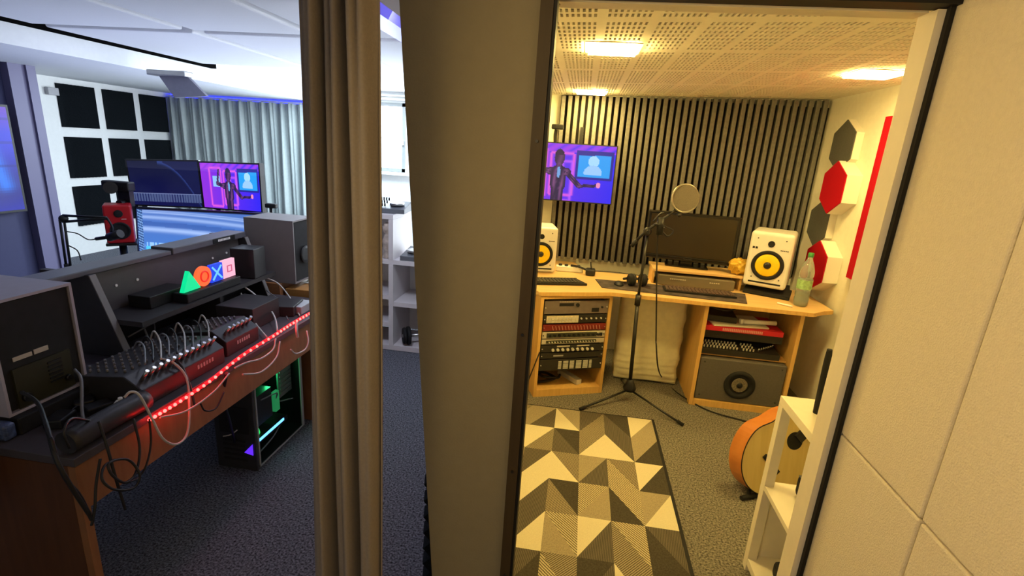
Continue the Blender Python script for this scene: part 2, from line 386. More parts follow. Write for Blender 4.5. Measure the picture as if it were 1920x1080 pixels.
def paint_dark(u, v):
    c = lerp((.002, .003, .03), (.004, .006, .07), v)
    d = abs(v - (.02 + max(0, u-.42)**2*3.0))
    if u > .42: c = lerp(c, (.03, .06, .28), math.exp(-d*d/.002)*.7)
    if u > .5 and v < .02 + max(0, u-.42)**2*3.0: c = (.004, .006, .06)
    if .72 < v < .92: c = (.07, .10, .24) if (u*26) % 1 < .72 else (.01, .015, .10)
    if .72 < v < .735: c = (.2, .25, .5)
    return c
def paint_wave(u, v):
    c = lerp((.07, .16, .50), (.06, .20, .62), v)
    for a, w, k in ((.05, .015, .6), (.13, .03, .6), (.33, .04, .75), (.02, .01, .5), (.62, .02, .2)):
        d = v-(a+.10*u*u); c = lerp(c, (.42, .58, .95), math.exp(-d*d/(w*w))*k)
    if .2+.10*u*u < v-.0 < .28+.10*u*u: c = lerp(c, (.03, .08, .32), .5)
    if .55 < v < .62 and .06 < u < .62: c = (.30, .55, 1.0) if (sin(u*190)+sin(u*71)) > -.3 else (.08, .25, .7)
    if .62 < v < .68 and .06 < u < .6: c = (.08, .55, .95)
    if u < .045: c = (.16, .32, .65) if (v*22-u*20) % 1 < .5 else (.03, .07, .22)
    if u < .005 or v < .01: c = (.02, .03, .1)
    return c
def paint_tv(u, v):
    c = lerp((.005, .005, .15), (.01, .02, .75), u*(.6+.4*sin(v*6)))
    d, _ = seg(u, v, (.78, .15), (.9, .75)); c = lerp(c, (.01, .18, .95), math.exp(-d*d/.003))
    if v < .25: c = lerp(c, (.18, .01, .6), .6*(1-v*4))
    if (v*9) % 1 < .08: c = lerp(c, (.0, .0, .25), .5)
    return c
def emat(s):
    n_ = 'screen_picture_%g' % s
    if n_ in MATS: return MATS[n_]
    m = mat(n_, (.01, .01, .01), .25); n = m.node_tree.nodes; l = m.node_tree.links; b = n['Principled BSDF']
    for lk in list(b.inputs['Base Color'].links): l.remove(lk)
    b.inputs['Base Color'].default_value = (.01, .01, .01, 1)
    a = n.new('ShaderNodeAttribute'); a.attribute_name = 'Col'; l.new(a.outputs['Color'], b.inputs['Emission Color']); b.inputs['Emission Strength'].default_value = s
    return m
def screen(parent, name, tl, tr, bl, br, paint, s=1.0, nx=128, ny=72, bulge=Vector((0, 0, 0))):
    tl, tr, bl, br = map(Vector, (tl, tr, bl, br)); bm = bm_(); L = bm.loops.layers.color.new('Col') if False else None
    V = [[bm.verts.new((tl.lerp(tr, i/nx)).lerp(bl.lerp(br, i/nx), j/ny) + bulge*(4*(i/nx)*(1-i/nx))) for i in range(nx+1)] for j in range(ny+1)]
    cols = []
    for j in range(ny):
        for i in range(nx):
            bm.faces.new((V[j][i], V[j+1][i], V[j+1][i+1], V[j][i+1])); cols.append(paint((i+.5)/nx, (j+.5)/ny))
    if parent is not None:
        root = parent
        Mi = (Matrix.Translation(root.location) @ Matrix.Rotation(root.rotation_euler.z, 4, 'Z')).inverted()
        bmesh.ops.transform(bm, matrix=Mi, verts=bm.verts[:])
    me = bpy.data.meshes.new(name); bm.to_mesh(me); bm.free(); me.materials.append(emat(s))
    at = me.color_attributes.new('Col', 'FLOAT_COLOR', 'CORNER')
    for p, c in zip(me.polygons, cols):
        for li in p.loop_indices: at.data[li].color = (*c, 1)
    o = bpy.data.objects.new(name, me); C.objects.link(o); o.parent = parent; return o
def display(t, tl, tr, bl, br, depth, paint, s, frame=.012, fm=None, bulge=Vector((0, 0, 0)), nx=128, ny=72):
    """a monitor body behind four world-space screen corners"""
    tl, tr, bl, br = map(Vector, (tl, tr, bl, br)); ex = (tr-tl).normalized(); ez = (tl-bl).normalized(); n = ex.cross(ez).normalized()
    if n.dot(CAM-tl) < 0: n = -n
    bm = bm_(); N = 12
    def pt(i, top, out):
        u = i/N; a = (tl.lerp(tr, u) if top else bl.lerp(br, u)) + bulge*(4*u*(1-u))
        return a + ez*(frame if top else -frame)*(1) + (ex*(-frame) if i == 0 else ex*frame if i == N else Vector((0, 0, 0))) + n*out
    F_ = [[bm.verts.new(pt(i, tp, -.001)) for i in range(N+1)] for tp in (1, 0)]; K = [[bm.verts.new(pt(i, tp, -depth)) for i in range(N+1)] for tp in (1, 0)]
    for i in range(N):
        bm.faces.new((F_[0][i], F_[1][i], F_[1][i+1], F_[0][i+1])); bm.faces.new((K[0][i], K[0][i+1], K[1][i+1], K[1][i]))
        bm.faces.new((F_[0][i], F_[0][i+1], K[0][i+1], K[0][i])); bm.faces.new((F_[1][i], K[1][i], K[1][i+1], F_[1][i+1]))
    bm.faces.new((F_[0][0], K[0][0], K[1][0], F_[1][0])); bm.faces.new((F_[0][N], F_[1][N], K[1][N], K[0][N]))
    obj('casing', bm, fm or black, t, world=True)
    o_ = n*.001
    return screen(t, 'screen', tl+o_, tr+o_, bl+o_, br+o_, paint, s, nx, ny, bulge)

# ================================================================ LEFT ROOM
# far curtain
bm = bm_(); nx = 260; rows = []
for k, z in enumerate((2.0, 1.6, 1.1, .6, .05)):
    row = []
    for i in range(nx+1):
        x = -5.98 + i/nx*(2.62); a = .035*sin(i*.42+.6*sin(i*.07)) + .018*sin(i*1.13+k*.25) + .012*sin(i*.19+k)
        row.append(bm.verts.new((x, 6.84+a, z)))
    rows.append(row)
for a, b in zip(rows, rows[1:]):
    for i in range(nx): f = bm.faces.new((a[i], a[i+1], b[i+1], b[i])); f.smooth = True
o = solid('window_curtain', 'long pale grey pleated curtain across the far wall', 'curtain', bm, mat('pale_curtain_cloth', (.50, .56, .55), .9, noise=.04, bump=.1, bscale=400, spec=.1))
s_ = o.modifiers.new('t', 'SOLIDIFY'); s_.thickness = .004
t = thing('curtain_rail', 'blue lit curtain rail above the pale far curtain', 'curtain rail', (-4.6, 6.9, 2.0))
obj('rail', B(-1.38, 1.25, -.03, -.01, .005, .025), white, t)
obj('light_strip', B(-1.36, 1.25, .0, .02, .0, .04), emi('blue_led_band', (.02, .03, .9), 5), t)
# foam panels
gf = 'charcoal foam squares on the white left wall'
zr = [(1.985, 1.51), (1.40, .93), (.83, .36)]; yc = [(5.29, 5.75), (5.86, 6.29), (6.40, 6.83)]
rown = ['top', 'middle', 'bottom']; coln = ['nearest the partition', 'middle column', 'nearest the curtain']
for r, (z1, z0) in enumerate(zr):
    for c, (y0, y1) in enumerate(yc):
        if (r, c) == (2, 2): continue
        bm = bm_(); n = 10; w = (y1-y0)/n
        box(bm, -5.999, -5.985, y0, y1, z0, z1)
        for k in range(n): prism(bm, [(-5.985, y0+k*w, z0), (-5.985, y0+(k+1)*w, z0), (-5.955, y0+(k+.5)*w, z0)], (0, 0, z1-z0))
        solid('acoustic_foam_square', f'charcoal ribbed foam square, {rown[r]} row, {coln[c]}', 'foam panel', bm, foam_b, gf)
a = UX(95, 171, -5.99)
solid('wall_box', 'small grey box on the white wall beside the top foam square', 'box', B(-5.998, -5.95, a.y-.06, a.y+.06, a.z-.04, a.z+.04), lightg, bevel=.004)
# wall TV at left edge
t = thing('television', 'wide television with blue picture on the partition at the left picture edge', 'television', (-5.19, 3.5, .9))
a = UX(47, 392, -5.12); b = UX(12, 201, -5.12); z1 = b.z; z0 = a.z; y1 = a.y
display(t, (-5.12, y1-1.2, z1), (-5.12, y1, z1), (-5.12, y1-1.2, z0), (-5.12, y1, z0), .07, paint_tv, 1.0, .02, nx=60, ny=40)
# hanging flap under the ceiling
t = thing('ceiling_flap', 'grey flap panel hanging from a silver bar under the ceiling', 'ceiling fixture', (-3.6, 4.05, 2.03))
Yf = 4.05
def uf(px, py): return UY(px, py, Yf)
a, b = uf(283, 134), uf(354, 134)
bm = bm_(); box(bm, a.x, b.x, Yf-.05, Yf+.05, a.z-.03, a.z+.012); obj('bar', bm, metal, t, world=True, bevel=.006)
bm = bm_(); pts = [uf(295, 138), uf(345, 137), uf(387, 180), uf(327, 183)]; prism(bm, pts, (0, .03, 0)); obj('flap', bm, mat('grey_flap_paint', (.23, .23, .28), .6, noise=.05), t, world=True)
# monitors behind the console
DY = 3.8
def S(px, py, y=DY): return UY(px, py, y)
t = thing('monitor', 'dark blue monitor with a row of pale keys, left of the purple one', 'monitor', S(305, 385, 3.9))
display(t, S(237, 301, 3.75), S(369, 303, 3.95), S(252, 383, 3.75), S(380, 388, 3.95), .05, paint_dark, 1.0, .012)
t = thing('monitor', 'monitor with a purple neon picture of a figure, right of the dark blue one', 'monitor', S(435, 390, 3.9))
display(t, S(374, 305, 3.95), S(484, 309, 3.88), S(384, 388, 3.95), S(490, 397, 3.88), .05, paint_neon, 1.2, .012)
t = thing('monitor', 'large light blue screen with waves below the two upper monitors', 'monitor', S(360, 470, 3.7)-Vector((0, 0, .2)))
display(t, S(255, 391, 3.64), S(500, 403, 3.72), S(262, 500, 3.64), S(500, 520, 3.72), .05, paint_wave, 1.2, .01)
b = S(360, 520, 3.9); bm = bm_(); box(bm, b.x-.05, b.x+.05, 3.72, 3.80, 0.02, .6); rbox(bm, b.x-.3, b.x+.3, 3.66, 4.05, 0.001, .03, .01, 2); 
for sx, zz in ((-.55, 1.15), (.25, 1.15)): box(bm, b.x+sx-.02, b.x+sx+.02, 3.99, 4.03, .4, zz)
box(bm, b.x-.6, b.x+.3, 3.99, 4.03, .4, .46); box(bm, b.x-.05, b.x+.05, 3.79, 4.0, .4, .46)
obj('stand', bm, dmetal, t, world=True)
# red speaker
Ys = 3.30; sb = S(228, 456, Ys); t = thing('studio_speaker', 'red two-way speaker beside the big blue screen', 'speaker', sb, rd(42))
redp = mat('red_lacquer', (.50, .012, .02), .35, noise=.05)
bm = bm_(); rbox(bm, -.085, .085, 0, .18, 0, .285, .012, 3); obj('cabinet', bm, redp, t)
bm = bm_(); lathe(bm, [(.064, 0), (.064, .008), (.055, .010), (.047, .002), (.02, -.004), (.01, .003)], (.005, -.001, .095), (0, -1, 0)); obj('woofer', bm, blackm, t)
bm = bm_(); lathe(bm, [(.028, 0), (.026, .006), (.016, .003), (.01, .006)], (.005, -.001, .222), (0, -1, 0)); obj('tweeter', bm, blackm, t)
bm = bm_(); box(bm, .02, .05, -.003, 0, .180, .184); obj('logo_bar', bm, white, t)
bm = bm_(); M = RZ((sb.x, sb.y, 0), rd(42)); cyl(bm, M@Vector((0, .1, .02)), M@Vector((0, .1, sb.z-.02)), .025); rbox(bm, -.095, .095, 0, .19, sb.z-.022, sb.z-.002, .005, 2, M); rbox(bm, -.16, .16, -.03, .23, .001, .02, .004, 2, M)
solid('speaker_stand', 'black pole stand carrying the red speaker', 'speaker stand', bm, dmetal)
# camera clamp in front of the red speaker
t = thing('video_camera', 'black camera on a clamp arm above the red speaker', 'camera', S(222, 378, 3.45))
bm = bm_(); p = S(215, 348, 3.45); rbox(bm, p.x-.10, p.x+.13, 3.43, 3.50, p.z-.035, p.z+.035, .01, 2); obj('camera_body', bm, black, t, world=True)
bm = bm_(); cyl(bm, S(207, 352, 3.43), S(207, 352, 3.34), .04, .045); obj('lens', bm, black, t, world=True)
bm = bm_(); p2 = S(232, 352, 3.47); box(bm, p2.x-.05, p2.x+.05, 3.46, 3.50, p2.z-.14, p2.z); cyl(bm, (p2.x, 3.455, p2.z-.12), (p2.x, 3.41, p2.z-.12), .03); obj('clamp', bm, dmetal, t, world=True)
# scissor microphone arm
t = thing('boom_microphone', 'black scissor arm with a microphone reaching in front of the red speaker', 'microphone arm', S(127, 495, 3.08))
def A_(px, py): return S(px, py, 3.08)
bm = bm_()
for d in (0, 8): tube(bm, [A_(112+d, 412), A_(124+d, 498)], .008, 1, 8, False)
sphere(bm, A_(119, 410), .028); pa = A_(126, 495); cyl(bm, (pa.x, pa.y, .001), pa, .02); lathe(bm, [(.12, 0), (.12, .015), (.03, .02)], (pa.x, pa.y, .001), (0, 0, 1)); obj('lower_arm', bm, black, t, world=True)
bm = bm_(); tube(bm, [A_(118, 404), A_(200, 408)], .009, 1, 8, False); tube(bm, [A_(118, 416), A_(200, 410)], .009, 1, 8, False); tube(bm, [A_(200, 408), A_(210, 425), A_(208, 440)], .007, 4, 8); obj('upper_arm', bm, black, t, world=True)
bm = bm_(); tube(bm, [A_(180, 448), A_(208, 444)], .012, 1, 8, False); tube(bm, [A_(205, 445), A_(226, 438)], .03, 1, 12, False); obj('microphone', bm, black, t, world=True)
bm = bm_(); tube(bm, [A_(124, 434), A_(145, 438), A_(165, 449), A_(182, 448)], .004); tube(bm, [A_(128, 460), A_(145, 470), A_(152, 488)], .004); obj('cable', bm, cable_b, t, world=True)
# low desk behind, white
t = thing('desk_lamp', 'small black lamp on a pole at the right end of the purple monitor', 'lamp', S(508, 400, 3.6))
bm = bm_(); p = S(508, 390, 3.6); cyl(bm, (p.x, p.y, .001), p, .012); lathe(bm, [(.10, 0), (.10, .015), (.02, .02)], (p.x, p.y, .001), (0, 0, 1)); rbox(bm, p.x-.04, p.x+.05, 3.58, 3.62, p.z, p.z+.035, .008, 2); obj('head', bm, black, t, world=True)

# ---- the desk with the console (runs away from the camera)
TX, TXB, TY0, TY1, TZ = -1.25, -2.15, .985, 2.47, .74
t = thing('desk', 'long brown wooden desk running away from the camera, covered in cables', 'desk', (-1.7, 1.7, 0))
greytop = mat('grey_desk_top', (.06, .052, .06), .5, noise=.1)
obj('desk_top', B(TXB, TX, TY0, TY1, TZ-.025, TZ), greytop, t, world=True, bevel=.002)
obj('side_panel', B(TXB, TX-.025, TY0, TY0+.022, 0, TZ-.026), brownwood, t, world=True)
obj('panel_edge', B(TX-.024, TX-.002, TY0, TY0+.022, 0, TZ-.026), brownedge, t, world=True)
obj('apron', B(TX-.03, TX-.01, TY0+.024, TY1-.03, TZ-.17, TZ-.026), brownedge, t, world=True)
obj('side_panel', B(TXB, TX-.02, TY1-.028, TY1-.004, 0, TZ-.026), brownedge, t, world=True)
# hutch console
t = thing('console_hutch', 'dark grey console hutch with slanted sides and a screw-dotted back', 'console', (-1.85, 2.0, TZ))
YA, YB = 1.545, 2.42
def HA(px, py): return UY(px, py, YA)
def HB(px, py): return UY(px, py, YB)
top_l = HA(165, 517); bot_l = HA(240, 684); bk = -1.95
def sidep(y, xt, zt, xb, th):
    return [(bk, y, TZ+.001), (xb, y, TZ+.001), (xt, y, zt), (bk, y, zt+.005)]
bm = bm_(); prism(bm, sidep(YA, top_l.x, top_l.z, bot_l.x, 0), (0, .025, 0)); obj('side_panel', bm, darkg, t, world=True, bevel=.002)
tr_ = HB(474, 437)
bm = bm_(); prism(bm, sidep(YB, top_l.x, top_l.z, bot_l.x, 0), (0, .025, 0)); obj('side_panel', bm, darkg, t, world=True, bevel=.002)
bm = bm_(); 
for yy in (YA, YB): 
    a = Vector((top_l.x, yy, top_l.z)); b = Vector((bot_l.x, yy, TZ+.002)); prism(bm, [a+Vector((.001, 0, 0)), a+Vector((.005, 0, 0)), b+Vector((.005, 0, 0)), b+Vector((.001, 0, 0))], (0, .025, 0))
obj_split('edge_band', bm, mat('grey_edge_band', (.2, .19, .19), .5), t, world=True)
px_ = top_l.x-.035
obj('back_panel', B(px_-.02, px_, YA+.026, YB-.001, .80, top_l.z-.01), midg, t, world=True)
obj('shelf', B(px_-.0, bot_l.x+.06, YA+.026, YB-.001, .865, .885), darkg, t, world=True)
bm = bm_(); box(bm, px_-.0, px_+.02, YA+.026, YB-.001, TZ+.002, .864); obj('lower_back', bm, black, t, world=True)
obj('divider', B(px_+.021, bot_l.x+.05, 2.0, 2.018, TZ+.002, .864), darkg, t, world=True)
# top beam overhanging to the left of the side
bm = bm_(); box(bm, px_-.085, px_+.02, 1.33, 1.95, top_l.z-.004, top_l.z+.016); box(bm, px_-.085, px_+.025, 1.953, YB+.03, top_l.z-.004, top_l.z+.026); obj('top_beam', bm, mat('beam_grey_metal', (.10, .10, .115), .3, noise=.05), t, world=True, bevel=.004)
bm = bm_(); box(bm, px_+.0255, px_+.027, 2.20, 2.36, top_l.z+.0, top_l.z+.024); obj('label_plate', bm, black, t, world=True)
bm = bm_()
for k in range(9): box(bm, px_+.0271, px_+.028, 2.235+k*.010, 2.242+k*.010, top_l.z+.007, top_l.z+.018)
obj('lettering', bm, white, t, world=True)
bm = bm_()
for (a, b) in ((217, 535), (257, 524), (267, 572), (228, 585), (424, 474), (398, 484), (430, 512), (404, 522)):
    p = UX(a, b, px_+.0); cyl(bm, p, p+Vector((.004, 0, 0)), .0055, seg=8)
obj_split('screw', bm, white, t, world=True)
# speakers seen from behind
def back_speaker(lab, x0, x1, y0, y1, z0, z1, plate, cabm):
    t = thing('studio_speaker', lab, 'speaker', ((x0+x1)/2, (y0+y1)/2, z0))
    bm = bm_(); box(bm, x0, x1-.012, y0, y1, z0, z1); box(bm, x1-.012, x1, y0, y0+.008, z0, z1); box(bm, x1-.012, x1, y1-.008, y1, z0, z1); box(bm, x1-.012, x1, y0+.008, y1-.008, z1-.008, z1); box(bm, x1-.012, x1, y0+.008, y1-.008, z0, z0+.008)
    obj('cabinet', bm, cabm, t, world=True)
    bm = bm_(); box(bm, x1-.0119, x1-.006, y0+.012, y1-.012, z0+.012, z1-.012); obj('back_plate', bm, blackm, t, world=True)
    if plate:
        bm = bm_(); box(bm, x1-.006, x1+.001, y0+.03, y1-.04, z0+.012, z0+.13); obj('amplifier_plate', bm, mat('olive_amp_plate', (.03, .028, .012), .4), t, world=True)
        bm = bm_(); box(bm, x1-.005, x1-.003, y0+.04, y0+.09, z0+.15, z0+.162); box(bm, x1-.005, x1-.003, y0+.096, y0+.135, z0+.15, z0+.164); obj_split('sticker', bm, mat('pale_sticker', (.5, .45, .38), .6), t, world=True)
        bm = bm_()
        for k in range(6): box(bm, x1+.001, x1+.004, y0+.12, y1-.07, z0+.05+k*.012, z0+.055+k*.012)
        obj('cooling_fin', bm, dmetal, t, world=True)
        bm = bm_(); cyl(bm, (x1, y0+.17, z0+.045), (x1+.012, y0+.17, z0+.045), .009); cyl(bm, (x1, y0+.05, z0+.04), (x1+.012, y0+.05, z0+.04), .012); obj_split('socket', bm, dmetal, t, world=True)
    return t
back_speaker('pale speaker seen from behind at the left edge with black back plate', -1.84, -1.5, 1.04, 1.27, .795, 1.125, True, mat('pale_lilac_laminate', (.40, .38, .46), .5, noise=.03))
bm = B(-1.86, -1.48, 1.045, 1.30, TZ+.001, .792); solid('speaker_pad', 'black pad under the pale speaker at the left edge', 'speaker pad', bm, blackm, bevel=.004)
sp2 = UX(462, 415, -1.6)
t = back_speaker('grey speaker standing at the far right end of the console', -1.80, -1.515, 2.50, 2.72, .80, 1.15, False, mat('warm_grey_laminate', (.20, .18, .18), .5, noise=.03))
bm = bm_(); lathe(bm, [(.05, 0), (.05, .006), (.03, .002)], (-1.513, 2.61, .95), (1, 0, 0)); obj('woofer', bm, black, t, world=True)
bm = bm_(); box(bm, -1.82, -1.60, 2.48, 2.74, .001, .797); 
solid('speaker_pedestal', 'brown box pedestal under the grey speaker beyond the console', 'pedestal', bm, brownedge)
# small cardboard-coloured crate + papers right of the desk
bm = B(-1.58, -1.32, 2.50, 2.85, .001, .77); solid('side_cabinet', 'orange-brown wooden cabinet just beyond the desk end, beside the near curtain', 'cabinet', bm, wood('orange_wood', (.33, .15, .035), (.40, .19, .05), .5, (2, 2, 8)), bevel=.003)
gp = 'paper sheets on the orange-brown cabinet'
for k, (dx, dy, rz, lb) in enumerate(((0, 0, .1, 'pale paper sheet lying on the orange-brown cabinet'), (.02, .02, -.3, 'crumpled cream paper on top of the paper pile on the cabinet'))):
    bm = bm_(); n = 6; V = [[bm.verts.new((-.1+.2*i/n, -.09+.18*j/n, .003+.012*k*abs(sin(i*1.7+j*2.1)))) for i in range(n+1)] for j in range(n+1)]
    for j in range(n):
        for i in range(n): bm.faces.new((V[j][i], V[j][i+1], V[j+1][i+1], V[j+1][i]))
    bmesh.ops.transform(bm, matrix=RZ((-1.45+dx, 2.72+dy, .772+.004*k), rz), verts=bm.verts[:]); o = solid('paper_sheet', lb, 'paper', bm, mat('paper', (.6, .58, .5), .8), gp)
    m_ = o.modifiers.new('t', 'SOLIDIFY'); m_.thickness = .001
# glowing symbol lamp on the shelf
t = thing('symbol_lamp', 'glowing lamp of four shapes: green triangle, red circle, blue cross, pink square', 'lamp', (px_+.13, 1.95, .886))
LXp = px_+.16
lb_ = UX(345, 605, LXp); rb_ = UX(440, 566, LXp); L0 = lb_.y; L1 = rb_.y; LW = (L1-L0)/4; zb = .93; hh = .085
bm = bm_(); rbox(bm, LXp-.035, LXp+.035, L0-.005, L1+.01, .886, .926, .004, 2); obj('base', bm, black, t, world=True)
def yz(y, z): return (LXp, y, z)
y0 = L0; prs = (.02, 0, 0)
bm = bm_(); prism(bm, [yz(y0-.005, zb), yz(y0+LW*1.15, zb), yz(y0+LW*.45, zb+hh)], prs); obj('triangle', bm, emi('green_glow', (.0, .75, .30), 1.1), t, world=True)
bm = bm_(); cyl(bm, (LXp+.002, y0+LW*1.5, zb+hh*.5), (LXp+.018, y0+LW*1.5, zb+hh*.5), LW*.55, seg=28); obj('circle', bm, emi('orange_glow', (1.0, .13, .03), 1.2), t, world=True)
bm = bm_(); torus(bm, (LXp+.02, y0+LW*1.5, zb+hh*.5), (1, 0, 0), LW*.28, .0035); obj('circle_ring', bm, emi('red_ring_glow', (.9, .02, .01), 1), t, world=True)
bm = bm_(); box(bm, LXp, LXp+.016, y0+LW*2.05, y0+LW*2.98, zb, zb+hh*.95); obj('cross_block', bm, emi('blue_glow', (.01, .06, .85), 1.0), t, world=True)
bm = bm_(); cyq, czq = y0+LW*2.5, zb+hh*.48
for s in (1, -1): tube(bm, [(LXp+.018, cyq-LW*.35, czq-s*hh*.35), (LXp+.018, cyq+LW*.35, czq+s*hh*.35)], .004, 1, 6, False)
obj('cross', bm, emi('cyan_glow', (.15, .5, 1), 1.3), t, world=True)
bm = bm_(); box(bm, LXp, LXp+.016, y0+LW*3.02, y0+LW*4.02, zb, zb+hh); obj('square_block', bm, emi('pink_glow', (.95, .45, .60), 1.15), t, world=True)
bm = bm_(); yq, zq, q = y0+LW*3.52, zb+hh*.5, .016
for a in ((yq-q, yq+q, zq+q-.004, zq+q), (yq-q, yq+q, zq-q, zq-q+.004), (yq-q, yq-q+.004, zq-q, zq+q), (yq+q-.004, yq+q, zq-q, zq+q)): box(bm, LXp+.017, LXp+.02, *a)
obj('square', bm, emi('rose_glow', (.8, .15, .3), .8), t, world=True)
# black boxes on the shelf
def ubox(name, lab, cat, px, py, X, Ydim, Zdim, Xdim, m, rz=0, group=None, zbase=None):
    p = UX(px, py, X); z = zbase if zbase is not None else p.z
    bm = bm_(); rbox(bm, -Xdim/2, Xdim/2, -Ydim/2, Ydim/2, 0, Zdim, .003, 2, RZ((X, p.y, z), rz)); return solid(name, lab, cat, bm, m, group)
ubox('audio_interface', 'flat black device on the shelf left of the glowing lamp', 'device', 305, 600, px_+.07, .20, .05, .1, black, 0, None, .886)
ubox('power_supply', 'black box power supply on the shelf right of the glowing lamp', 'power supply', 472, 570, px_+.14, .11, .15, .12, mat('psu_black', (.03, .03, .032), .35, noise=.1), .1, None, .886)
ubox('usb_hub', 'small black hub on the desk under the cable bundle right of the mixers', 'hub', 530, 590, -1.42, .14, .05, .16, darkg, .2, None, TZ+.001)
ubox('external_drive', 'flat dark drive box under the shelf, right of the divider', 'drive', 470, 625, -1.48, .2, .10, .18, darkg, 0, None, TZ+.001)
ubox('network_switch', 'pale small switch box at the far desk corner beside the near curtain', 'switch', 560, 585, -1.36, .12, .04, .1, lightg, 0, None, TZ+.001)
# mixers
def mixer(lab, x0, x1, y0, y1, h, ny_, nx_):
    t = thing('mixing_console', lab, 'mixer', ((x0+x1)/2, (y0+y1)/2, TZ+.001)); z0 = TZ+.001
    bm = bm_(); prism(bm, [(x1, y0, z0), (x1, y0, z0+h*.6), (x1-.06, y0, z0+h), (x0, y0, z0+h*.75), (x0, y0, z0)], (0, y1-y0, 0)); obj('body', bm, mat('mixer_black', (.03, .028, .03), .4, noise=.1), t, world=True, bevel=.003)
    kb = bm_(); 
    for i in range(nx_):
        for j in range(ny_):
            u = (i+.5)/nx_; x = x0+.01+(x1-.08-x0)*u; y = y0+.02+(y1-y0-.04)*(j+.5)/ny_; zz = z0+h*.75+(h*.25)*(x-x0)/(x1-.06-x0)
            cyl(kb, (x, y, zz), (x, y, zz+.010), .0042, .0035, seg=8)
    obj_split('knob', kb, mat('knob_grey', (.16, .155, .16), .4), t, world=True)
    pb = bm_()
    for j in range(ny_):
        y = y0+.02+(y1-y0-.04)*(j+.5)/ny_; cyl(pb, (x1-.03, y, z0+h*.78), (x1-.005, y, z0+h*.78+.035), .006, seg=8)
    obj('plug', pb, metal, t, world=True)
    lb = bm_()
    for k in range(6): box(lb, x1+.0005, x1+.0015, y1-.14+k*.014, y1-.131+k*.014, z0+.03, z0+.045)
    obj('lettering', lb, mat('dim_print', (.3, .3, .3), .6), t, world=True)
mixer('black mixing desk with many knobs and plugs behind the red light strip', -1.56, -1.29, 1.25, 1.62, .10, 12, 6)
mixer('smaller black mixer next to the larger one, towards the divider', -1.52, -1.31, 1.66, 1.86, .10, 6, 5)
# LED strip
t = thing('light_strip', 'glowing red light strip along the desk edge', 'light strip', (TX, 1.7, TZ))
sp = [UX(280, 787, -1.235), UX(330, 755, -1.24), UX(390, 715, -1.24), UX(450, 668, -1.24), UX(510, 630, -1.24), UX(545, 607, -1.24), UX(578, 588, -1.24)]
sp = [Vector((-1.238, p.y, p.z)) for p in sp]; SP = spline(sp, 10)
bm = bm_()
for a, b in zip(SP, SP[1:]):
    prism(bm, [a+Vector((0, 0, -.006)), b+Vector((0, 0, -.006)), b+Vector((0, 0, .006)), a+Vector((0, 0, .006))], (.002, 0, 0))
obj('tape', bm, emi('red_tape_glow', (1, .003, .006), 4), t, world=True)
tot = len(SP)-1; led = emi('red_led_glow', (1, .012, .010), 45)
for k in range(34):
    u = k/33*tot; i = min(int(u), tot-1); p = SP[i].lerp(SP[i+1], u-i); bm = bm_(); sphere(bm, p+Vector((.004, 0, 0)), .0055, seg=8); obj('led', bm, led, t, world=True)
# white charger + black roll
p = UZ(230, 777, TZ); t = thing('charger_plug', 'white square charger block on the desk edge with its cable', 'charger', (p.x, p.y, TZ+.001), .5)
bm = bm_(); rbox(bm, -.02, .02, -.024, .024, 0, .042, .008, 3); obj('charger_body', bm, white, t)
bm = bm_(); cyl(bm, (0, 0, .042), (0, 0, .056), .006); obj('connector', bm, white, t)
a, b = UX(135, 848, -1.27), UX(282, 772, -1.27)
bm = bm_(); tube(bm, [(-1.285, a.y, TZ+.033), (-1.285, (a.y+b.y)/2, TZ+.035), (-1.285, b.y, TZ+.033)], .032, 6, 20); solid('cable_sleeve', 'thick black cable sleeve lying on the near desk edge', 'cable sleeve', bm, mat('sleeve_black', (.03, .028, .03), .4, noise=.2))
bm = bm_(); rbox(bm, -1.62, -1.48, 1.005, 1.04, TZ+.001, TZ+.05, .01, 3); solid('plastic_bag', 'small bluish plastic bag on the near desk edge before the pale speaker', 'bag', bm, mat('bluish_film', (.06, .09, .20), .3, noise=.6, nscale=60, bump=.5))
ga = 'small black power adapters on the near part of the desk'
for (x, y, rz, lb) in ((-1.44, 1.12, .3, 'small black power adapter nearest the desk end'), (-1.40, 1.20, -.4, 'small black power adapter beside the cable sleeve, nearer the mixer'), (-1.47, 1.22, .9, 'small black power adapter at the foot of the mixer')):
    bm = bm_(); M = RZ((x, y, TZ+.001), rz); rbox(bm, -.025, .025, -.035, .035, 0, .028, .005, 2, M); tube(bm, [M@Vector((0, .035, .014)), M@Vector((.01, .07, .02)), M@Vector((.05, .09, .006))], .003); solid('power_adapter', lb, 'adapter', bm, black, ga)
p = UX(250, 855, -1.4)
# near black object at left edge
bm = bm_(); rbox(bm, -1.86, -1.5, .87, .95, TZ-.15, TZ+.09, .01, 2)
solid('black_case', 'black case hanging at the near end of the desk by the left edge', 'case', bm, blackm)
# cables
CN = [0]
def cable(lab, pts, r=.0035, m=cable_b, name='cable', group='cables hanging around the desk edge'):
    P = [UX(a, b, c) for a, b, c in pts]; bm = bm_(); tube(bm, P, r, 8, 6); return solid(name, lab, 'cable', bm, m, group)
cable('white cable looping from the white charger below the red light strip', [(233, 745, -1.25), (245, 735, -1.24), (262, 742, -1.23), (285, 785, -1.22), (305, 822, -1.20), (330, 833, -1.2), (350, 815, -1.21), (355, 770, -1.22), (350, 710, -1.26), (325, 680, -1.3), (300, 672, -1.34)], .0038, cable_w)
cable('grey cable hanging from the socket of the pale speaker', [(140, 693, -1.49), (152, 712, -1.44), (154, 770, -1.38), (160, 800, -1.33)], .0045, cable_g)
cable('thick grey to black cable from the pale speaker down past the desk corner', [(40, 735, -1.48), (70, 755, -1.42), (88, 800, -1.3), (105, 860, -1.23), (135, 915, -1.21), (168, 965, -1.2)], .0055, cable_b)
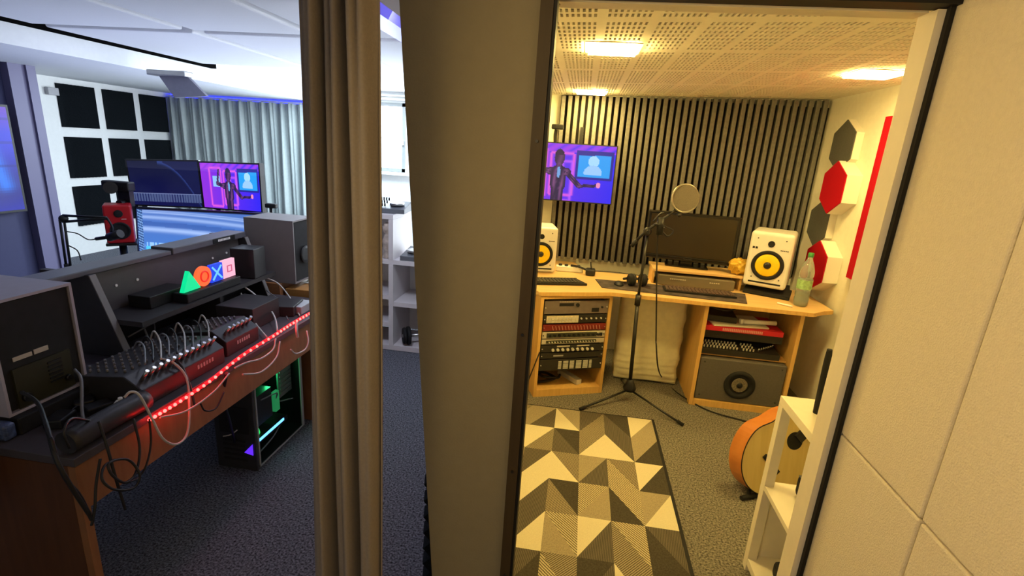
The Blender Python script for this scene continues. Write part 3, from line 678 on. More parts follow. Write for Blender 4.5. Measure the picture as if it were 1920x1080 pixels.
cable('black cable running down the desk corner to the wooden panel edge', [(95, 820, -1.25), (118, 890, -1.22), (150, 930, -1.21), (172, 975, -1.2)], .0045)
cable('black cable loop hanging right of the desk corner', [(188, 860, -1.22), (180, 910, -1.21), (178, 950, -1.2), (172, 985, -1.2)], .004)
cable('large black cable ring hanging below the sleeve', [(250, 785, -1.22), (262, 840, -1.2), (255, 885, -1.18), (235, 905, -1.17), (210, 890, -1.17), (205, 868, -1.18), (240, 862, -1.18), (262, 890, -1.16), (250, 915, -1.16), (215, 918, -1.16), (192, 900, -1.17), (195, 875, -1.19), (215, 862, -1.2)], .0035)
cable('black cable dropping from the sleeve down to the carpet', [(185, 790, -1.24), (200, 835, -1.22), (215, 890, -1.2), (235, 955, -1.19)], .004)
cable('black cable curving over the sleeve', [(130, 840, -1.24), (120, 810, -1.24), (135, 785, -1.26), (175, 790, -1.28), (200, 785, -1.27)], .0035)
cable('black cable hanging from the start of the light strip', [(280, 785, -1.23), (283, 830, -1.22), (275, 870, -1.2), (260, 895, -1.2), (240, 905, -1.19)], .003)
cable('black cable arching over the big mixer', [(300, 672, -1.35), (335, 680, -1.3), (355, 720, -1.25), (365, 760, -1.22)], .004)
cable('dark cable arc on the smaller mixer', [(345, 645, -1.5), (370, 650, -1.42), (395, 690, -1.32), (405, 720, -1.27)], .004)
cable('grey cable hanging from the top of the console back', [(275, 592, -1.74), (288, 606, -1.72), (290, 640, -1.66), (283, 672, -1.6)], .004, cable_g)
cable('grey cable arc at the left inside of the console', [(235, 600, -1.74), (262, 605, -1.7), (278, 635, -1.66), (280, 655, -1.63)], .004, cable_g)
cable('grey cable running level along the console shelf to the lamp', [(240, 632, -1.68), (285, 607, -1.66), (340, 580, -1.66)], .003, cable_g)
for k in range(5): cable(('topmost','second','middle','fourth','lowest')[k]+' dark cable of the bundle left on the console shelf', [(245, 655+k*3, -1.68+.01*k), (262, 650+k*5, -1.65), (285, 655+k*3, -1.62)], .0045, cable_b if k % 2 else cable_g, group='bundle of dark cables left on the console shelf')
cable('pale cable from the power supply curving down to the red strip', [(457, 537, -1.6), (475, 550, -1.56), (500, 572, -1.46), (515, 595, -1.34), (520, 620, -1.26)], .004, cable_w)
cable('pale cable left of the power supply running to the light strip', [(452, 550, -1.6), (460, 575, -1.54), (478, 605, -1.4), (500, 632, -1.27)], .004, cable_w)
cable('pale cable curling on the desk in front of the power supply', [(455, 555, -1.6), (475, 580, -1.5), (495, 592, -1.44), (515, 588, -1.42), (522, 578, -1.44)], .0035, cable_w)
cable('thin grey cable reaching from the console side toward the near curtain', [(497, 520, -1.6), (522, 532, -1.56), (545, 560, -1.46), (562, 592, -1.3)], .0035, cable_w)
cable('second thin grey cable by the console right side', [(500, 545, -1.62), (525, 565, -1.5), (540, 600, -1.33)], .003, cable_g)
cable('pinkish cable loop under the red strip, nearest the curtain', [(575, 620, -1.22), (578, 640, -1.2), (572, 655, -1.2), (555, 663, -1.2), (545, 655, -1.2)], .0035, cable_w)
cable('pink lit cable with a small plug hanging under the strip', [(556, 605, -1.22), (556, 620, -1.21), (558, 632, -1.21)], .006, cable_w)
cable('pale cable sagging below the middle of the red strip', [(517, 635, -1.21), (512, 655, -1.2), (490, 672, -1.19), (462, 680, -1.2), (440, 690, -1.21)], .0035, cable_w)
cable('second pale cable sagging lower under the red strip', [(525, 640, -1.21), (518, 670, -1.2), (490, 697, -1.19), (455, 702, -1.19)], .0035, cable_w)
cable('pale cable running just under the red strip', [(300, 783, -1.22), (350, 770, -1.21), (400, 735, -1.21), (430, 700, -1.21)], .003, cable_w)
cable('dark cable hanging in the gap before the computer', [(375, 755, -1.22), (385, 770, -1.21), (405, 765, -1.2), (420, 735, -1.21)], .003)
cable('thick dark cable bundle hanging left of the open computer', [(425, 700, -1.23), (418, 745, -1.3), (430, 790, -1.4), (440, 830, -1.55)], .007)
cable('thin pale cable with bright tip left of the open computer', [(418, 818, -1.5), (432, 815, -1.48), (445, 806, -1.46)], .003, cable_w)
for k in range(9):
    x = 250+k*15; y = 655-k*5
    cable(('first','second','third','fourth','fifth','sixth','seventh','eighth','ninth')[k]+' short patch cable from the left looping over the mixers', [(x, y, -1.50), (x+8, y-14-(k % 3)*5, -1.46), (x+20, y-5, -1.42), (x+22, y+28, -1.32)], .003, (cable_g, cable_b, cable_w)[k % 3], group='short patch cables looping over the mixers')
# PC case
PX0, PX1, PY0, PY1, PZ = -1.64, -1.43, 1.965, 2.37, .45
t = thing('computer_case', 'open black computer tower with green glow on the carpet', 'computer', ((PX0+PX1)/2, (PY0+PY1)/2, 0))
bm = bm_(); box(bm, PX0, PX1, PY0, PY1, PZ-.012, PZ); box(bm, PX0, PX1, PY0, PY1, .012, .022); box(bm, PX0, PX0+.006, PY0, PY1, .022, PZ-.012); box(bm, PX0+.006, PX1, PY1-.006, PY1, .022, PZ-.012)
obj('chassis', bm, dmetal, t, world=True)
bm = bm_(); box(bm, PX0, PX1, PY0-.02, PY0-.001, .0, PZ); obj('front_panel', bm, mat('case_front_grey', (.05, .05, .055), .4, noise=.1), t, world=True, bevel=.005)
bm = bm_(); box(bm, PX0+.03, PX1-.03, PY0-.024, PY0-.021, .20, .34); obj('front_grille', bm, darkg, t, world=True)
bm = bm_()
for k in range(5): box(bm, PX0+.04, PX1-.05, PY0-.024, PY0-.021, .05+k*.026, .06+k*.026)
obj('vent', bm, darkg, t, world=True)
bm = bm_(); prism(bm, [(PX1-.06, PY0-.025, .10), (PX1-.015, PY0-.025, .09), (PX1-.015, PY0-.025, .15)], (0, .003, 0)); obj('purple_light', bm, emi('purple_pc_glow', (.10, .02, .9), 1.5), t, world=True)
bm = bm_(); e = .008
for a in ((PX1-.004, PX1+.002, PY0, PY1, PZ-.014, PZ-.002), (PX1-.004, PX1+.002, PY0, PY1, .012, .022), (PX1-.004, PX1+.002, PY0, PY0+e, .022, PZ-.014), (PX1-.004, PX1+.002, PY1-.02, PY1, .022, PZ-.014)): box(bm, *a)
obj('side_frame', bm, mat('bare_steel_edge', (.42, .42, .44), .4), t, world=True)
bm = bm_(); box(bm, PX0+.008, PX0+.012, PY0+.02, PY1-.06, .06, PZ-.03); obj('motherboard', bm, mat('board_green', (.01, .06, .03), .5, noise=.4, nscale=90), t, world=True)
bm = bm_(); 
for k in range(6): box(bm, PX1-.05, PX1-.046, PY1-.13, PY1-.03, .26+k*.024, .27+k*.024)
box(bm, PX1-.06, PX1-.051, PY1-.14, PY1-.02, .24, .42); obj('drive_cage', bm, mat('cage_steel', (.3, .33, .32), .35, metal=.7), t, world=True)
bm = bm_(); box(bm, PX0+.02, PX1-.03, PY0+.05, PY0+.17, .20, .36); obj('cooler', bm, black, t, world=True)
bm = bm_(); sphere(bm, (PX1-.06, PY0+.045, .155), .045, (.6, 1, .8)); obj('cooler_fan', bm, emi('green_fan_glow', (.02, .75, .12), 1.2), t, world=True)
bm = bm_(); box(bm, PX0+.02, PX1-.012, PY0+.02, PY0+.27, .125, .15); obj('graphics_card', bm, black, t, world=True)
bm = bm_(); box(bm, PX1-.012, PX1-.007, PY0+.02, PY0+.23, .14, .152); obj('light_bar', bm, emi('cyan_bar_glow', (.12, .45, 1.0), 2.5), t, world=True)
bm = bm_(); box(bm, PX1-.05, PX1-.03, PY0+.20, PY0+.235, .20, .31); obj('bracket', bm, emi('green_bracket_glow', (.02, .28, .09), .6), t, world=True)
bm = bm_(); tube(bm, [(PX1-.03, PY0+.08, .33), (PX1-.02, PY0+.2, .31), (PX1-.04, PY0+.22, .25), (PX1-.03, PY1-.05, .2)], .004); tube(bm, [(PX1-.02, PY0+.03, .07), (PX1-.02, PY0+.15, .09), (PX1-.03, PY0+.25, .13)], .004); obj('cable', bm, cable_g, t, world=True)
l = bpy.data.lights.new('pc_glow', 'POINT'); l.energy = .5; l.color = (.05, 1, .3); l.shadow_soft_size = .02; o = bpy.data.objects.new('pc_glow', l); C.objects.link(o); o.location = (PX1-.06, PY0+.2, .38)

# near curtain
bm = bm_(); nx = 150; rows = []
def ccol(i): return i/nx
for k in range(25):
    z = 2.23-k*(2.21/24); row = []; f = k/24
    for i in range(nx+1):
        u = i/nx; xl = -.510-.030*f; x = xl + (-.379+.008*f-xl)*u
        a = .020*sin(u*2*pi*3.3+.4+.5*f) + .010*sin(u*2*pi*6.1+1.3*f+1) + .004*sin(u*41+3*f)
        if u > .6 and f < .28: a += .012*sin((u-.6)*60+f*9)*(1-f/.28)
        if u < .22: a = a*.3-.006
        row.append(bm.verts.new((x+.004*sin(f*5+u*6), .9+a, z)))
    rows.append(row)
for a, b in zip(rows, rows[1:]):
    for i in range(nx): f = bm.faces.new((a[i], a[i+1], b[i+1], b[i])); f.smooth = True
o = solid('door_curtain', 'tall grey-brown curtain hanging in folds left of the doorway pillar', 'curtain', bm, mat('taupe_curtain_cloth', (.25, .215, .195), .95, noise=.05, nscale=200, bump=.15, bscale=600, spec=.05))
s_ = o.modifiers.new('t', 'SOLIDIFY'); s_.thickness = .003
struct('trim_7', B(-.62, -.30, .885, .915, 2.232, ZL), white)

# white shelf unit in the left room
SY = 3.54; sx = -1.37
wh = mat('white_shelf_board', (.70, .66, .68), .5, noise=.02)
t = thing('shelf_unit', 'white cube shelf unit seen between the near curtain and the pillar', 'shelf', (-1.2, SY+.2, 0))
for x in (-1.78, -1.367, -1.0, -.66): bm = bm_(); box(bm, x-.018, x+.018, SY, SY+.39, .045, .70 if x > -1.5 else 1.04); obj('upright', bm, wh, t, world=True)
obj('upright', B(-1.385, -1.349, SY, SY+.39, .736, 1.04), wh, t, world=True)
bm = bm_(); BB = [(-1.80, -.64, .005, .044), (-1.80, -.64, .701, .735), (-1.80, -1.349, 1.041, 1.075)]
bm.free()
for x0, x1, z in ((-1.348, -1.019, .37), (-.981, -.68, .37), (-1.76, -1.386, .42), (-1.76, -1.386, .2)): BB.append((x0, x1, z, z+.035))
for x0, x1, z0, z1 in BB: obj('board', B(x0, x1, SY+.002, SY+.388, z0, z1), wh, t, world=True)
obj('back_panel', B(-1.79, -.65, SY+.392, SY+.40, .045, .735), white_wall, t, world=True); obj('back_panel', B(-1.79, -1.349, SY+.392, SY+.40, .7355, 1.06), white_wall, t, world=True)
# DJ controllers
def dj(lab, x, y, z, rz):
    t = thing('dj_controller', lab, 'controller', (x, y, z), rz)
    bm = bm_(); prism(bm, [(-.2, -.12, 0), (-.2, .12, 0), (-.2, .12, .07), (-.2, -.12, .035)], (.4, 0, 0)); obj('body', bm, mat('dj_grey', (.12, .13, .15), .4), t, bevel=.004)
    for s in (-1, 1): 
        bm = bm_(); cyl(bm, (s*.12, -.02, .052), (s*.12, -.02, .072), .055, seg=24); obj('jog_wheel', bm, metal, t)
    bm = bm_()
    for i in range(5):
        for j in range(3): cyl(bm, (-.04+i*.02, -.07+j*.06, .045+j*.015), (-.04+i*.02, -.07+j*.06, .07+j*.015), .006, seg=8)
    obj_split('knob', bm, black, t)
dj('grey controller with jog wheels on top of the tall white shelf', -1.50, SY+.17, 1.076, .1)
dj('dark controller with knobs on the lower white shelf top', -1.10, SY+.13, .736, 0)
# figurine
t = thing('figurine', 'pale figurine with dark hair in the upper shelf cube', 'figurine', (-1.415, SY+.06, .736))
bm = bm_(); lathe(bm, [(.035, 0), (.038, .02), (.028, .05), (.036, .10), (.040, .14), (.025, .175), (.022, .19), (.035, .205), (.04, .235), (.025, .262), (.004, .27)], (0, 0, 0), (0, 0, 1), 20); obj('body', bm, mat('pale_figurine', (.5, .42, .36), .6, noise=.35, nscale=25), t)
bm = bm_(); sphere(bm, (0, .006, .24), .038, (1, 1, .8)); obj('hair', bm, black, t)
# dumbbell
t = thing('dumbbell', 'black dumbbell in the bottom right shelf cube', 'dumbbell', (-1.17, SY+.10, .045), .5)
bm = bm_(); cyl(bm, (-.13, 0, .075), (.13, 0, .075), .014); obj('handle', bm, metal, t)
for s in (-1, 1):
    bm = bm_(); 
    for k, r in ((0, .074), (1, .066)): lathe(bm, [(r-.008, 0), (r, .006), (r, .022), (r-.008, .028), (.02, .026)], (s*(.07+k*.032), 0, .075), (s, 0, 0), 24)
    obj('weight_plate', bm, blackm, t)
bm = bm_(); rbox(bm, -1.06, -.98, SY-.04, SY-.005, .40, .62, .01, 2)
solid('black_bag', 'small black bag hanging in front of the shelf beside the pillar', 'bag', bm, blackm)

# ================================================================ BOOTH
# slatted wall panel
t = thing('slatted_wall_cladding', 'dark grey vertical slat panel covering the booth back wall', 'wall panel', (.75, 4.09, .76))
obj('backing', B(-.22, 1.699, 4.085, 4.099, .77, cz(.2)-.006), mat('slat_backing', (.008, .006, .005), .95), t, world=True)
bm = bm_(); n = 38; p_ = (1.695+.215)/n
for k in range(n): x = -.215+k*p_; box(bm, x, x+p_*.6, 4.045, 4.0849, .765, cz(x)-.006)
obj('slat', bm, mat('slat_felt', (.175, .170, .155), .9, noise=.12, nscale=60, spec=.1), t, world=True, bevel=.004)
# booth TV
t = thing('television', 'wall television with a purple neon picture left of the slats in the booth', 'television', (-.1, 3.9, 1.2))
a = UY(1157, 276, 3.9); b = UY(1144, 382, 3.9); z1, z0, x1 = a.z, b.z, (a.x+b.x)/2; x0 = x1-.78
display(t, (x0, 3.88, z1), (x1, 3.88, z1), (x0, 3.88, z0), (x1, 3.88, z0), .045, paint_neon, 1.1, .008, mat('tv_bezel', (.03, .03, .03), .3))
bm = bm_(); box(bm, x0+.25, x0+.45, 3.926, 3.98, z0+.1, z0+.3); box(bm, x0+.3, x0+.36, 3.98, 4.04, z0+.15, z0+.25)
box(bm, x1-.28, x1-.255, 4.0, 4.03, z1-.1, z1+.13); obj('wall_mount', bm, dmetal, t, world=True)
# webcam on gooseneck
t = thing('webcam', 'black webcam on a gooseneck above the booth television', 'webcam', (UY(1043, 268, 3.92)))
bm = bm_(); tube(bm, [UY(1041, 275, 3.95), UY(1041, 255, 3.95), UY(1043, 243, 3.95)], .013, 6, 10); obj('gooseneck', bm, dmetal, t, world=True)
bm = bm_(); p = UY(1046, 238, 3.93); rbox(bm, p.x-.045, p.x+.045, 3.9, 3.95, p.z-.018, p.z+.018, .008, 3); cyl(bm, (p.x-.02, 3.9, p.z), (p.x-.02, 3.885, p.z), .014); obj('camera_body', bm, black, t, world=True)
# desk: two parts
DZt = .74
t = thing('studio_desk', 'light beech corner desk top spanning the two cabinets in the booth', 'desk', (.6, 3.5, DZt-.025))
corner = [(-.20, 3.05), (.265, 3.215), (1.5, 3.19), (1.585, 3.26), (1.66, 3.3), (1.66, 3.78), (.1, 3.78), (.0, 4.05), (-.56, 4.05), (-.5, 3.5)]
bm = bm_(); prism(bm, [(x, y, DZt-.026) for x, y in corner], (0, 0, .026)); obj('desk_top', bm, oak_t, t, world=True, bevel=.002)
bm = bm_(); 
for a, b in zip(corner[:4], corner[1:5]):
    a = Vector((*a, DZt-.025)); b = Vector((*b, DZt-.025)); d = (b-a).normalized(); nn = Vector((d.y, -d.x, 0))*.002; prism(bm, [a+nn*.5, b+nn*.5, b+nn*.5+Vector((0, 0, .024)), a+nn*.5+Vector((0, 0, .024))], nn)
obj('edge_band', bm, oak, t, world=True)
# rack cabinet (rotated)
ang = math.atan2(.20, .49); R0 = Vector((-.185, 3.06, 0)); wR = .50; dR = .44; hR = DZt-.028
t = thing('rack_cabinet', 'beech rack cabinet full of audio units under the left end of the booth desk', 'cabinet', R0, ang)
th = .022
bm = B(0, th, 0, dR, 0, hR); obj('side_panel', bm, oak, t, bevel=.001); bm = B(wR-th, wR, 0, dR, 0, hR); obj('side_panel', bm, oak, t, bevel=.001)
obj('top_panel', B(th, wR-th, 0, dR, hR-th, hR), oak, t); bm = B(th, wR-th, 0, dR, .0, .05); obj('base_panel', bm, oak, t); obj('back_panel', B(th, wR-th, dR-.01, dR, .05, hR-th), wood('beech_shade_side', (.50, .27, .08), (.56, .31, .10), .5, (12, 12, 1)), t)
MR = RZ(R0, ang)
ru = mat('rack_grey_face', (.16, .13, .12), .4, noise=.08); rb = mat('rack_black_face', (.025, .023, .02), .4, noise=.1); rr = mat('rack_red_face', (.20, .02, .015), .4, noise=.1); rc = mat('rack_cream_face', (.55, .50, .42), .45, noise=.05); rk = mat('rack_knob_pale', (.6, .58, .52), .4)
disp = mat('rack_cream_pads', (.72, .64, .45), .5, noise=.2, nscale=90)
units = [('grey_half', .585, .675, ru, 'grey rack unit with a round dial, topmost in the beech rack'), ('pads', .52, .58, rb, 'black rack unit with a cream button block, second from top'), ('red', .468, .515, rr, 'dark red rack unit with slanted markings'),
         ('cream', .415, .463, rc, 'cream rack unit with black dials below the red one'), ('cream2', .375, .411, rc, 'thin cream and dark rack unit below the cream dials'), ('knobs', .318, .370, rb, 'black rack unit with a row of pale knobs'), ('plain', .272, .314, rb, 'plain black rack unit above the big power amplifier'), ('amp', .185, .268, rb, 'large black amplifier with blocks of pale switches, lowest in the rack')]
gu = 'audio units mounted in the beech rack'
ux0, ux1 = th+.008, wR-th-.004
for kind, z0, z1, m_, lab in units:
    w_ = ux1-ux0; zc = (z0+z1)/2; h = z1-z0
    cpt = MR @ Vector(((ux0+ux1)/2, .1, z0)); t2 = thing('rack_unit', lab, 'audio unit', cpt, ang, gu)
    def W(bm_x): bmesh.ops.transform(bm_x, matrix=MR, verts=bm_x.verts[:]); return bm_x
    bm = B(ux0, ux1, .005, .012, z0+.002, z1-.001); box(bm, ux0+.02, ux1-.02, .012, .3, z0+.003, z1-.003); obj('faceplate', W(bm), m_, t2, world=True, bevel=.001)
    bm = bm_(); bt = bm_()
    for xx in (ux0+.008, ux1-.008): cyl(bm, (xx, .005, zc), (xx, .001, zc), .004, seg=8)
    if kind == 'grey_half':
        box(bt, ux0+.10, ux0+.20, .003, .005, zc+.01, zc+.03); cyl(bt, (ux0+.225, .005, zc+.018), (ux0+.225, -.006, zc+.018), .012, seg=16); box(bt, ux0+.33, ux0+.38, .003, .005, z0+.012, z0+.04); cyl(bt, (ux0+.40, .005, zc), (ux0+.40, -.004, zc), .007)
        for k in range(12): box(bm, ux0+.10+k*.012, ux0+.108+k*.012, .0035, .005, z1-.008, z1-.005)
        obj_split('display', W(bt), black, t2, world=True)
    elif kind == 'pads':
        box(bt, ux0+.02, ux0+.24, .0, .005, z0+.006, z1-.006)
        for k in range(9):
            for r in (0, 1): box(bm, ux0+.026+k*.024, ux0+.044+k*.024, -.004, .0, z0+.011+r*.02, z0+.025+r*.02)
        for k in range(5): cyl(bm, (ux0+.26+k*.035, .005, zc+.004), (ux0+.26+k*.035, -.006, zc+.004), .0055, seg=10)
        obj('button_block', W(bt), disp, t2, world=True)
    elif kind == 'red':
        for k in range(16): prism(bm, [(ux0+.07+k*.022, .004, z0+.008), (ux0+.074+k*.022, .004, z0+.008), (ux0+.066+k*.022, .004, z1-.010), (ux0+.062+k*.022, .004, z1-.010)], (0, -.004, 0))
        bt.free()
    elif kind in ('cream', 'cream2'):
        box(bt, ux0+.03, ux1-.06, .002, .005, z0+.008, z1-.008)
        for k in range(11 if kind == 'cream' else 18):
            xx = ux0+.05+k*(.034 if kind == 'cream' else .02); cyl(bm, (xx, .002, zc), (xx, -.008, zc), .009 if kind == 'cream' else .004, seg=12)
        obj('dark_strip', W(bt), mat('rack_olive_strip', (.05, .05, .03), .4), t2, world=True)
        if kind == 'cream': b3 = B(ux1-.042, ux1-.022, -.004, .005, zc-.010, zc+.010); obj('power_switch', W(b3), black, t2, world=True)
    elif kind == 'knobs':
        for k in range(9): cyl(bm, (ux0+.08+k*.035, .005, zc-.006), (ux0+.08+k*.035, -.010, zc-.006), .0095, seg=14)
        box(bt, ux0+.11, ux0+.20, .0035, .005, z1-.014, z1-.006); box(bt, ux0+.25, ux0+.34, .0035, .005, z1-.014, z1-.006); obj('label_strip', W(bt), rc, t2, world=True)
    elif kind == 'plain':
        box(bt, ux0+.09, ux0+.16, .0035, .005, zc-.005, zc+.005); obj('label_strip', W(bt), lightg, t2, world=True)
    else:
        bt.free()
        for a, w2 in ((.13, .022), (.165, .035), (.212, .03), (.257, .038), (.307, .035), (.352, .018)):
            for r in range(6): box(bm, ux0+a, ux0+a+w2, .001, .005, z0+.012+r*.010, z0+.018+r*.010)
    obj_split('knob' if kind in ('cream', 'knobs', 'cream2') else 'marking', W(bm), (blackm if kind == 'cream' else rk if kind != 'red' else mat('rack_red_print', (.5, .25, .2), .5)), t2, world=True)
# loose bits in the bottom of the rack
bm = bm_(); M = RZ((0, 0, 0), 0)
rbox(bm, .30, .345, .04, .25, .051, .088, .003, 2); bmesh.ops.rotate(bm, cent=(.32, .1, .05), matrix=Matrix.Rotation(.35, 3, 'Z'), verts=bm.verts[:]); bmesh.ops.transform(bm, matrix=MR, verts=bm.verts[:])
solid('power_strip', 'pale power strip lying in the bottom of the beech rack', 'power strip', bm, rc)
bm = bm_(); tube(bm, [(.05, .1, .06), (.12, .08, .075), (.2, .14, .065), (.15, .22, .07), (.08, .18, .09), (.1, .1, .10), (.2, .1, .085), (.25, .18, .065)], .009); bmesh.ops.transform(bm, matrix=MR, verts=bm.verts[:])
solid('coiled_cable', 'black coiled cable in the bottom of the beech rack', 'cable', bm, cable_b)
# cream folded mattress
bm = bm_(); nx, nz = 16, 40
x0, x1, y0, y1, z0, z1 = .37, .82, 3.52, 3.68, .01, .705; V = []
for j in range(nz+1):
    z = z0+(z1-z0)*j/nz; low = max(0, 1-(z-z0)/.30); row = []
    for i in range(nx+1):
        u = i/nx; bul = (1-(2*u-1)**6)*.03*(1-abs(2*j/nz-1)**8) + low*.010*sin(j*2.3+.8*sin(i*.5)); row.append((x0+(x1-x0)*u + .006*sin(j*.7), y0-bul, z))
    V.append([bm.verts.new(p) for p in row] + [bm.verts.new((x1-(x1-x0)*i/nx, y1, z)) for i in range(nx+1)])
m_ = len(V[0])
for a, b in zip(V, V[1:]):
    for i in range(m_): f = bm.faces.new((a[i], a[(i+1) % m_], b[(i+1) % m_], b[i])); f.smooth = True
bm.faces.new(V[0][::-1]); bm.faces.new(V[-1])
solid('folded_mattress', 'cream folded cushion standing on the floor under the booth desk', 'mattress', bm, mat('cream_cotton', (.84, .78, .54), .95, noise=.05, bump=.15, bscale=200, spec=.1))
# right cabinet
cx0, cx1, cy0, cy1, ch = .865, 1.475, 3.235, 3.72, DZt-.028
t = thing('desk_cabinet', 'open beech cabinet with mixer and loudspeaker under the right end of the booth desk', 'cabinet', ((cx0+cx1)/2, (cy0+cy1)/2, 0))
obj('side_panel', B(cx0, cx0+.025, cy0, cy1, 0, ch), oak, t, world=True, bevel=.001); obj('side_panel', B(cx1-.025, cx1, cy0, cy1, 0, ch), oak, t, world=True, bevel=.001)
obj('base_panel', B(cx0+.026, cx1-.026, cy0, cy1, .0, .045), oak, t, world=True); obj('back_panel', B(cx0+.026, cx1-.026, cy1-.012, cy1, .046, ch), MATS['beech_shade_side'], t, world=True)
obj('ledge', B(cx0+.026, cx1-.026, cy0+.06, cy1-.013, .352, .366), oak, t, world=True)
# sub speaker
t = thing('loudspeaker', 'wide dark grey loudspeaker with one round cone at the bottom of the beech cabinet', 'speaker', (1.17, 3.4, .046))
bm = bm_(); rbox(bm, cx0+.032, cx1-.032, cy0+.01, cy1-.03, .047, .347, .006, 2); obj('cabinet', bm, mat('speaker_grey_vinyl', (.105, .095, .085), .55, noise=.1, nscale=120), t, world=True)
pc = UY(1386, 722, cy0+.01)
bm = bm_(); lathe(bm, [(.10, 0), (.10, .006), (.09, .012), (.075, .012), (.068, .002), (.045, -.012), (.03, -.004)], (pc.x, cy0+.009, pc.z), (0, -1, 0), 40); obj('woofer', bm, blackm, t, world=True)
bm = bm_(); lathe(bm, [(.052, .004), (.046, .006), (.022, -.006), (.004, .004)], (pc.x, cy0+.008, pc.z), (0, -1, 0), 32); obj('cone', bm, mat('cone_mesh', (.16, .14, .10), .5, noise=.6, nscale=220), t, world=True)
bm = bm_(); lathe(bm, [(.02, .010), (.014, .014), (.002, .017)], (pc.x, cy0+.008, pc.z), (0, -1, 0), 20); obj('dust_cap', bm, black, t, world=True)
bm = bm_()
for x in (cx0+.06, cx1-.06):
    for z in (.08, .32): cyl(bm, (x, cy0+.011, z), (x, cy0+.007, z), .005, seg=8)
obj_split('screw', bm, dmetal, t, world=True)
# mixers in the cabinet
t = thing('mixing_console', 'black mixer with rows of cream knobs on the cabinet ledge above the loudspeaker', 'mixer', (1.15, 3.4, .367))
bm = bm_(); prism(bm, [(cx0+.03, cy0+.04, .367), (cx0+.03, cy0+.40, .367), (cx0+.03, cy0+.40, .46), (cx0+.03, cy0+.04, .405)], (.50, 0, 0)); obj('body', bm, rb, t, world=True)
bm = bm_()
for i in range(16):
    if i == 11: continue
    for j in range(3): x = cx0+.05+i*.021; y = cy0+.055+j*.035; z = .4075+(.055/.36)*(y-cy0-.04); cyl(bm, (x, y, z), (x, y-.003, z+.016), .0055, seg=8)
obj_split('knob', bm, rk, t, world=True)
bm = bm_()
for k in range(7): cyl(bm, (cx0+.40+k*.018, cy0+.07+k*.012, .412+k*.002), (cx0+.405+k*.018, cy0+.065+k*.012, .43+k*.002), .005, seg=8)
obj_split('plug', bm, metal, t, world=True)
bm = bm_(); rbox(bm, cx0+.03, cx0+.535, cy0+.06, cy0+.38, .475, .53, .004, 2)
for k in range(12): box(bm, cx0+.10+k*.012, cx0+.107+k*.012, cy0+.057, cy0+.06, .49+k*.0022, .497+k*.0022)
solid('effects_unit', 'black unit lying between the cream-knob mixer and the red box', 'audio unit', bm, rb)
bm = bm_(); rbox(bm, cx0+.032, cx0+.52, cy0+.03, cy0+.34, .535, .568, .002, 2)
t = thing('red_box', 'flat red cardboard box with pale lettering inside the beech cabinet', 'box', (1.12, 3.4, .535)); obj('carton', bm, mat('red_card', (.62, .015, .03), .5, noise=.03), t, world=True)
bm = bm_()
for k in range(22): box(bm, cx0+.14+k*.0115, cx0+.148+k*.0115, cy0+.027, cy0+.0295, .542, .561)
obj('lettering', bm, mat('pink_print', (.8, .35, .3), .6), t, world=True)
bm = bm_(); M = Matrix.Translation((1.11, 3.40, .570)) @ Matrix.Rotation(.12, 4, 'Z'); box(bm, -.18, .18, -.12, .12, 0, .010, M); solid('magazine', 'white magazine lying on the red box', 'magazine', bm, mat('magazine_paper', (.75, .7, .6), .5))
bm = bm_(); M = Matrix.Translation((1.02, 3.42, .582)) @ Matrix.Rotation(-.1, 4, 'Z'); rbox(bm, -.10, .09, -.10, .10, 0, .04, .004, 2, M); solid('black_device', 'black flat device at the left on top of the magazine', 'device', bm, rb)
bm = bm_(); cyl(bm, (1.14, 3.32, .60), (1.36, 3.36, .598), .015); cyl(bm, (1.12, 3.318, .60), (1.14, 3.32, .60), .018); solid('white_tube', 'white tube lying on the magazine in the beech cabinet', 'tube', bm, white)
bm = bm_(); tube(bm, [(cx0+.03, 3.3, .70), (cx0+.1, 3.31, .672), (cx0+.19, 3.34, .662), (cx0+.28, 3.4, .69), (cx0+.34, 3.45, .705)], .005); solid('cable', 'black cable sagging under the desk top inside the beech cabinet', 'cable', bm, cable_b)
